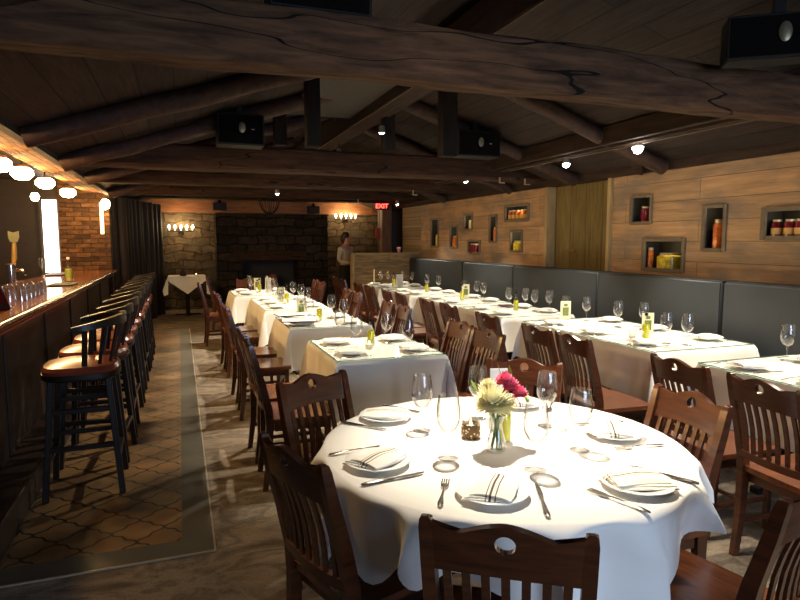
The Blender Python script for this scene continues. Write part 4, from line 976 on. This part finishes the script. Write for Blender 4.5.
# knife on the far side of the round table
# ================================================================ PERSON
SKIN = plain('skin', S(196, 140, 112), .5, var=.04); HAIRM = plain('brown hair', S(52, 34, 24), .5); SHIRT = plain('white blouse', S(196, 188, 176), .8, var=.05); SKIRT = plain('black skirt', S(20, 18, 18), .8)
def skin_mesh(name, pts, edges, rad, m, parent=None, sub=2, root=0):
    me = bpy.data.meshes.new(name); me.from_pydata(pts, edges, []); me.materials.append(m)
    o = bpy.data.objects.new(name, me); col.objects.link(o)
    if parent: o.parent = parent
    md = o.modifiers.new('Skin', 'SKIN'); md.use_smooth_shade = True
    for i, v in enumerate(me.skin_vertices[0].data):
        r = rad[i]; v.radius = r if isinstance(r, tuple) else (r, r); v.use_root = (i == root)
    s = o.modifiers.new('Sub', 'SUBSURF'); s.levels = s.render_levels = sub
    return o
# joints in metres, the figure looks along local -Y
P = [(0, 0, .93), (0, .01, 1.08), (0, .01, 1.24), (0, .01, 1.36), (0, .005, 1.44), (0, -.01, 1.52), (0, -.015, 1.60),
     (.17, .01, 1.34), (.20, .03, 1.10), (.12, -.18, 1.04), (.05, -.26, 1.10), (-.17, .01, 1.34), (-.20, .03, 1.10), (-.12, -.18, 1.04), (-.05, -.26, 1.12),
     (.09, 0, .86), (.09, -.02, .48), (.085, .02, .08), (.09, -.12, .03), (-.09, 0, .86), (-.09, .03, .48), (-.085, .08, .08), (-.09, -.05, .03)]
E_ = [(0, 1), (1, 2), (2, 3), (3, 4), (4, 5), (5, 6), (3, 7), (7, 8), (8, 9), (9, 10), (3, 11), (11, 12), (12, 13), (13, 14), (0, 15), (15, 16), (16, 17), (17, 18), (0, 19), (19, 20), (20, 21), (21, 22)]
RD = [(.15, .11), (.125, .095), (.14, .10), (.12, .085), .05, (.075, .09), (.07, .085), .055, .042, .034, .03, .055, .042, .034, .03, .085, .055, .038, .035, .085, .055, .038, .035]
pe = skin_mesh('person', P, E_, RD, SKIN)
pe.location = (3.34, 12.5, 0); pe.rotation_euler.z = R(38)
tag(pe, 'person in a white blouse and black skirt standing by the back stone wall', 'person')
sh = skin_mesh('blouse', [P[i] for i in (0, 1, 2, 3, 7, 8, 9, 11, 12, 13)], [(0, 1), (1, 2), (2, 3), (3, 4), (4, 5), (5, 6), (3, 7), (7, 8), (8, 9)], [(.165, .125), (.14, .11), (.155, .115), (.125, .095), .066, .054, .045, .066, .054, .045], SHIRT, pe)
mb = MB(); rings = [mb.ring([(a * math.cos(q), b * math.sin(q), z) for q in [2 * PI * k / 24 for k in range(24)]]) for a, b, z in ((.20, .15, .50), (.19, .15, .7), (.175, .14, .9), (.15, .12, 1.0))]; mb.skin(rings); mb.build('skirt', SKIRT, pe, smooth=True)
mb = MB(); rings = []
for i in range(9):
    t = i / 8; z = 1.70 - .26 * t; rr = .095 * math.sin(min(PI, (t * .85 + .08) * PI)) ** .5
    rings.append(mb.ring([(rr * math.cos(q), .035 + rr * .95 * math.sin(q) - (.0 if t > .35 else .03), z) for q in [2 * PI * k / 20 for k in range(20)]]))
mb.skin(rings); mb.build('hair', HAIRM, pe, smooth=True)
for sx in (-1, 1): MB().lathe([(0, -.008), (.008, -.004), (.008, .004), (0, .008)], 10, (sx * .03, -.098, 1.58)).build('eye', INK, pe)
for sx in (-1, 1): # fingers folded round each other
    for k in range(4): MB().tube([(sx * .05, -.27, 1.12 + k * .017 - .02), (sx * .02, -.30, 1.12 + k * .017 - .015), (-sx * .005, -.29, 1.12 + k * .017 - .012)], [.009, .008, .007], 6).build('finger', SKIN, pe)
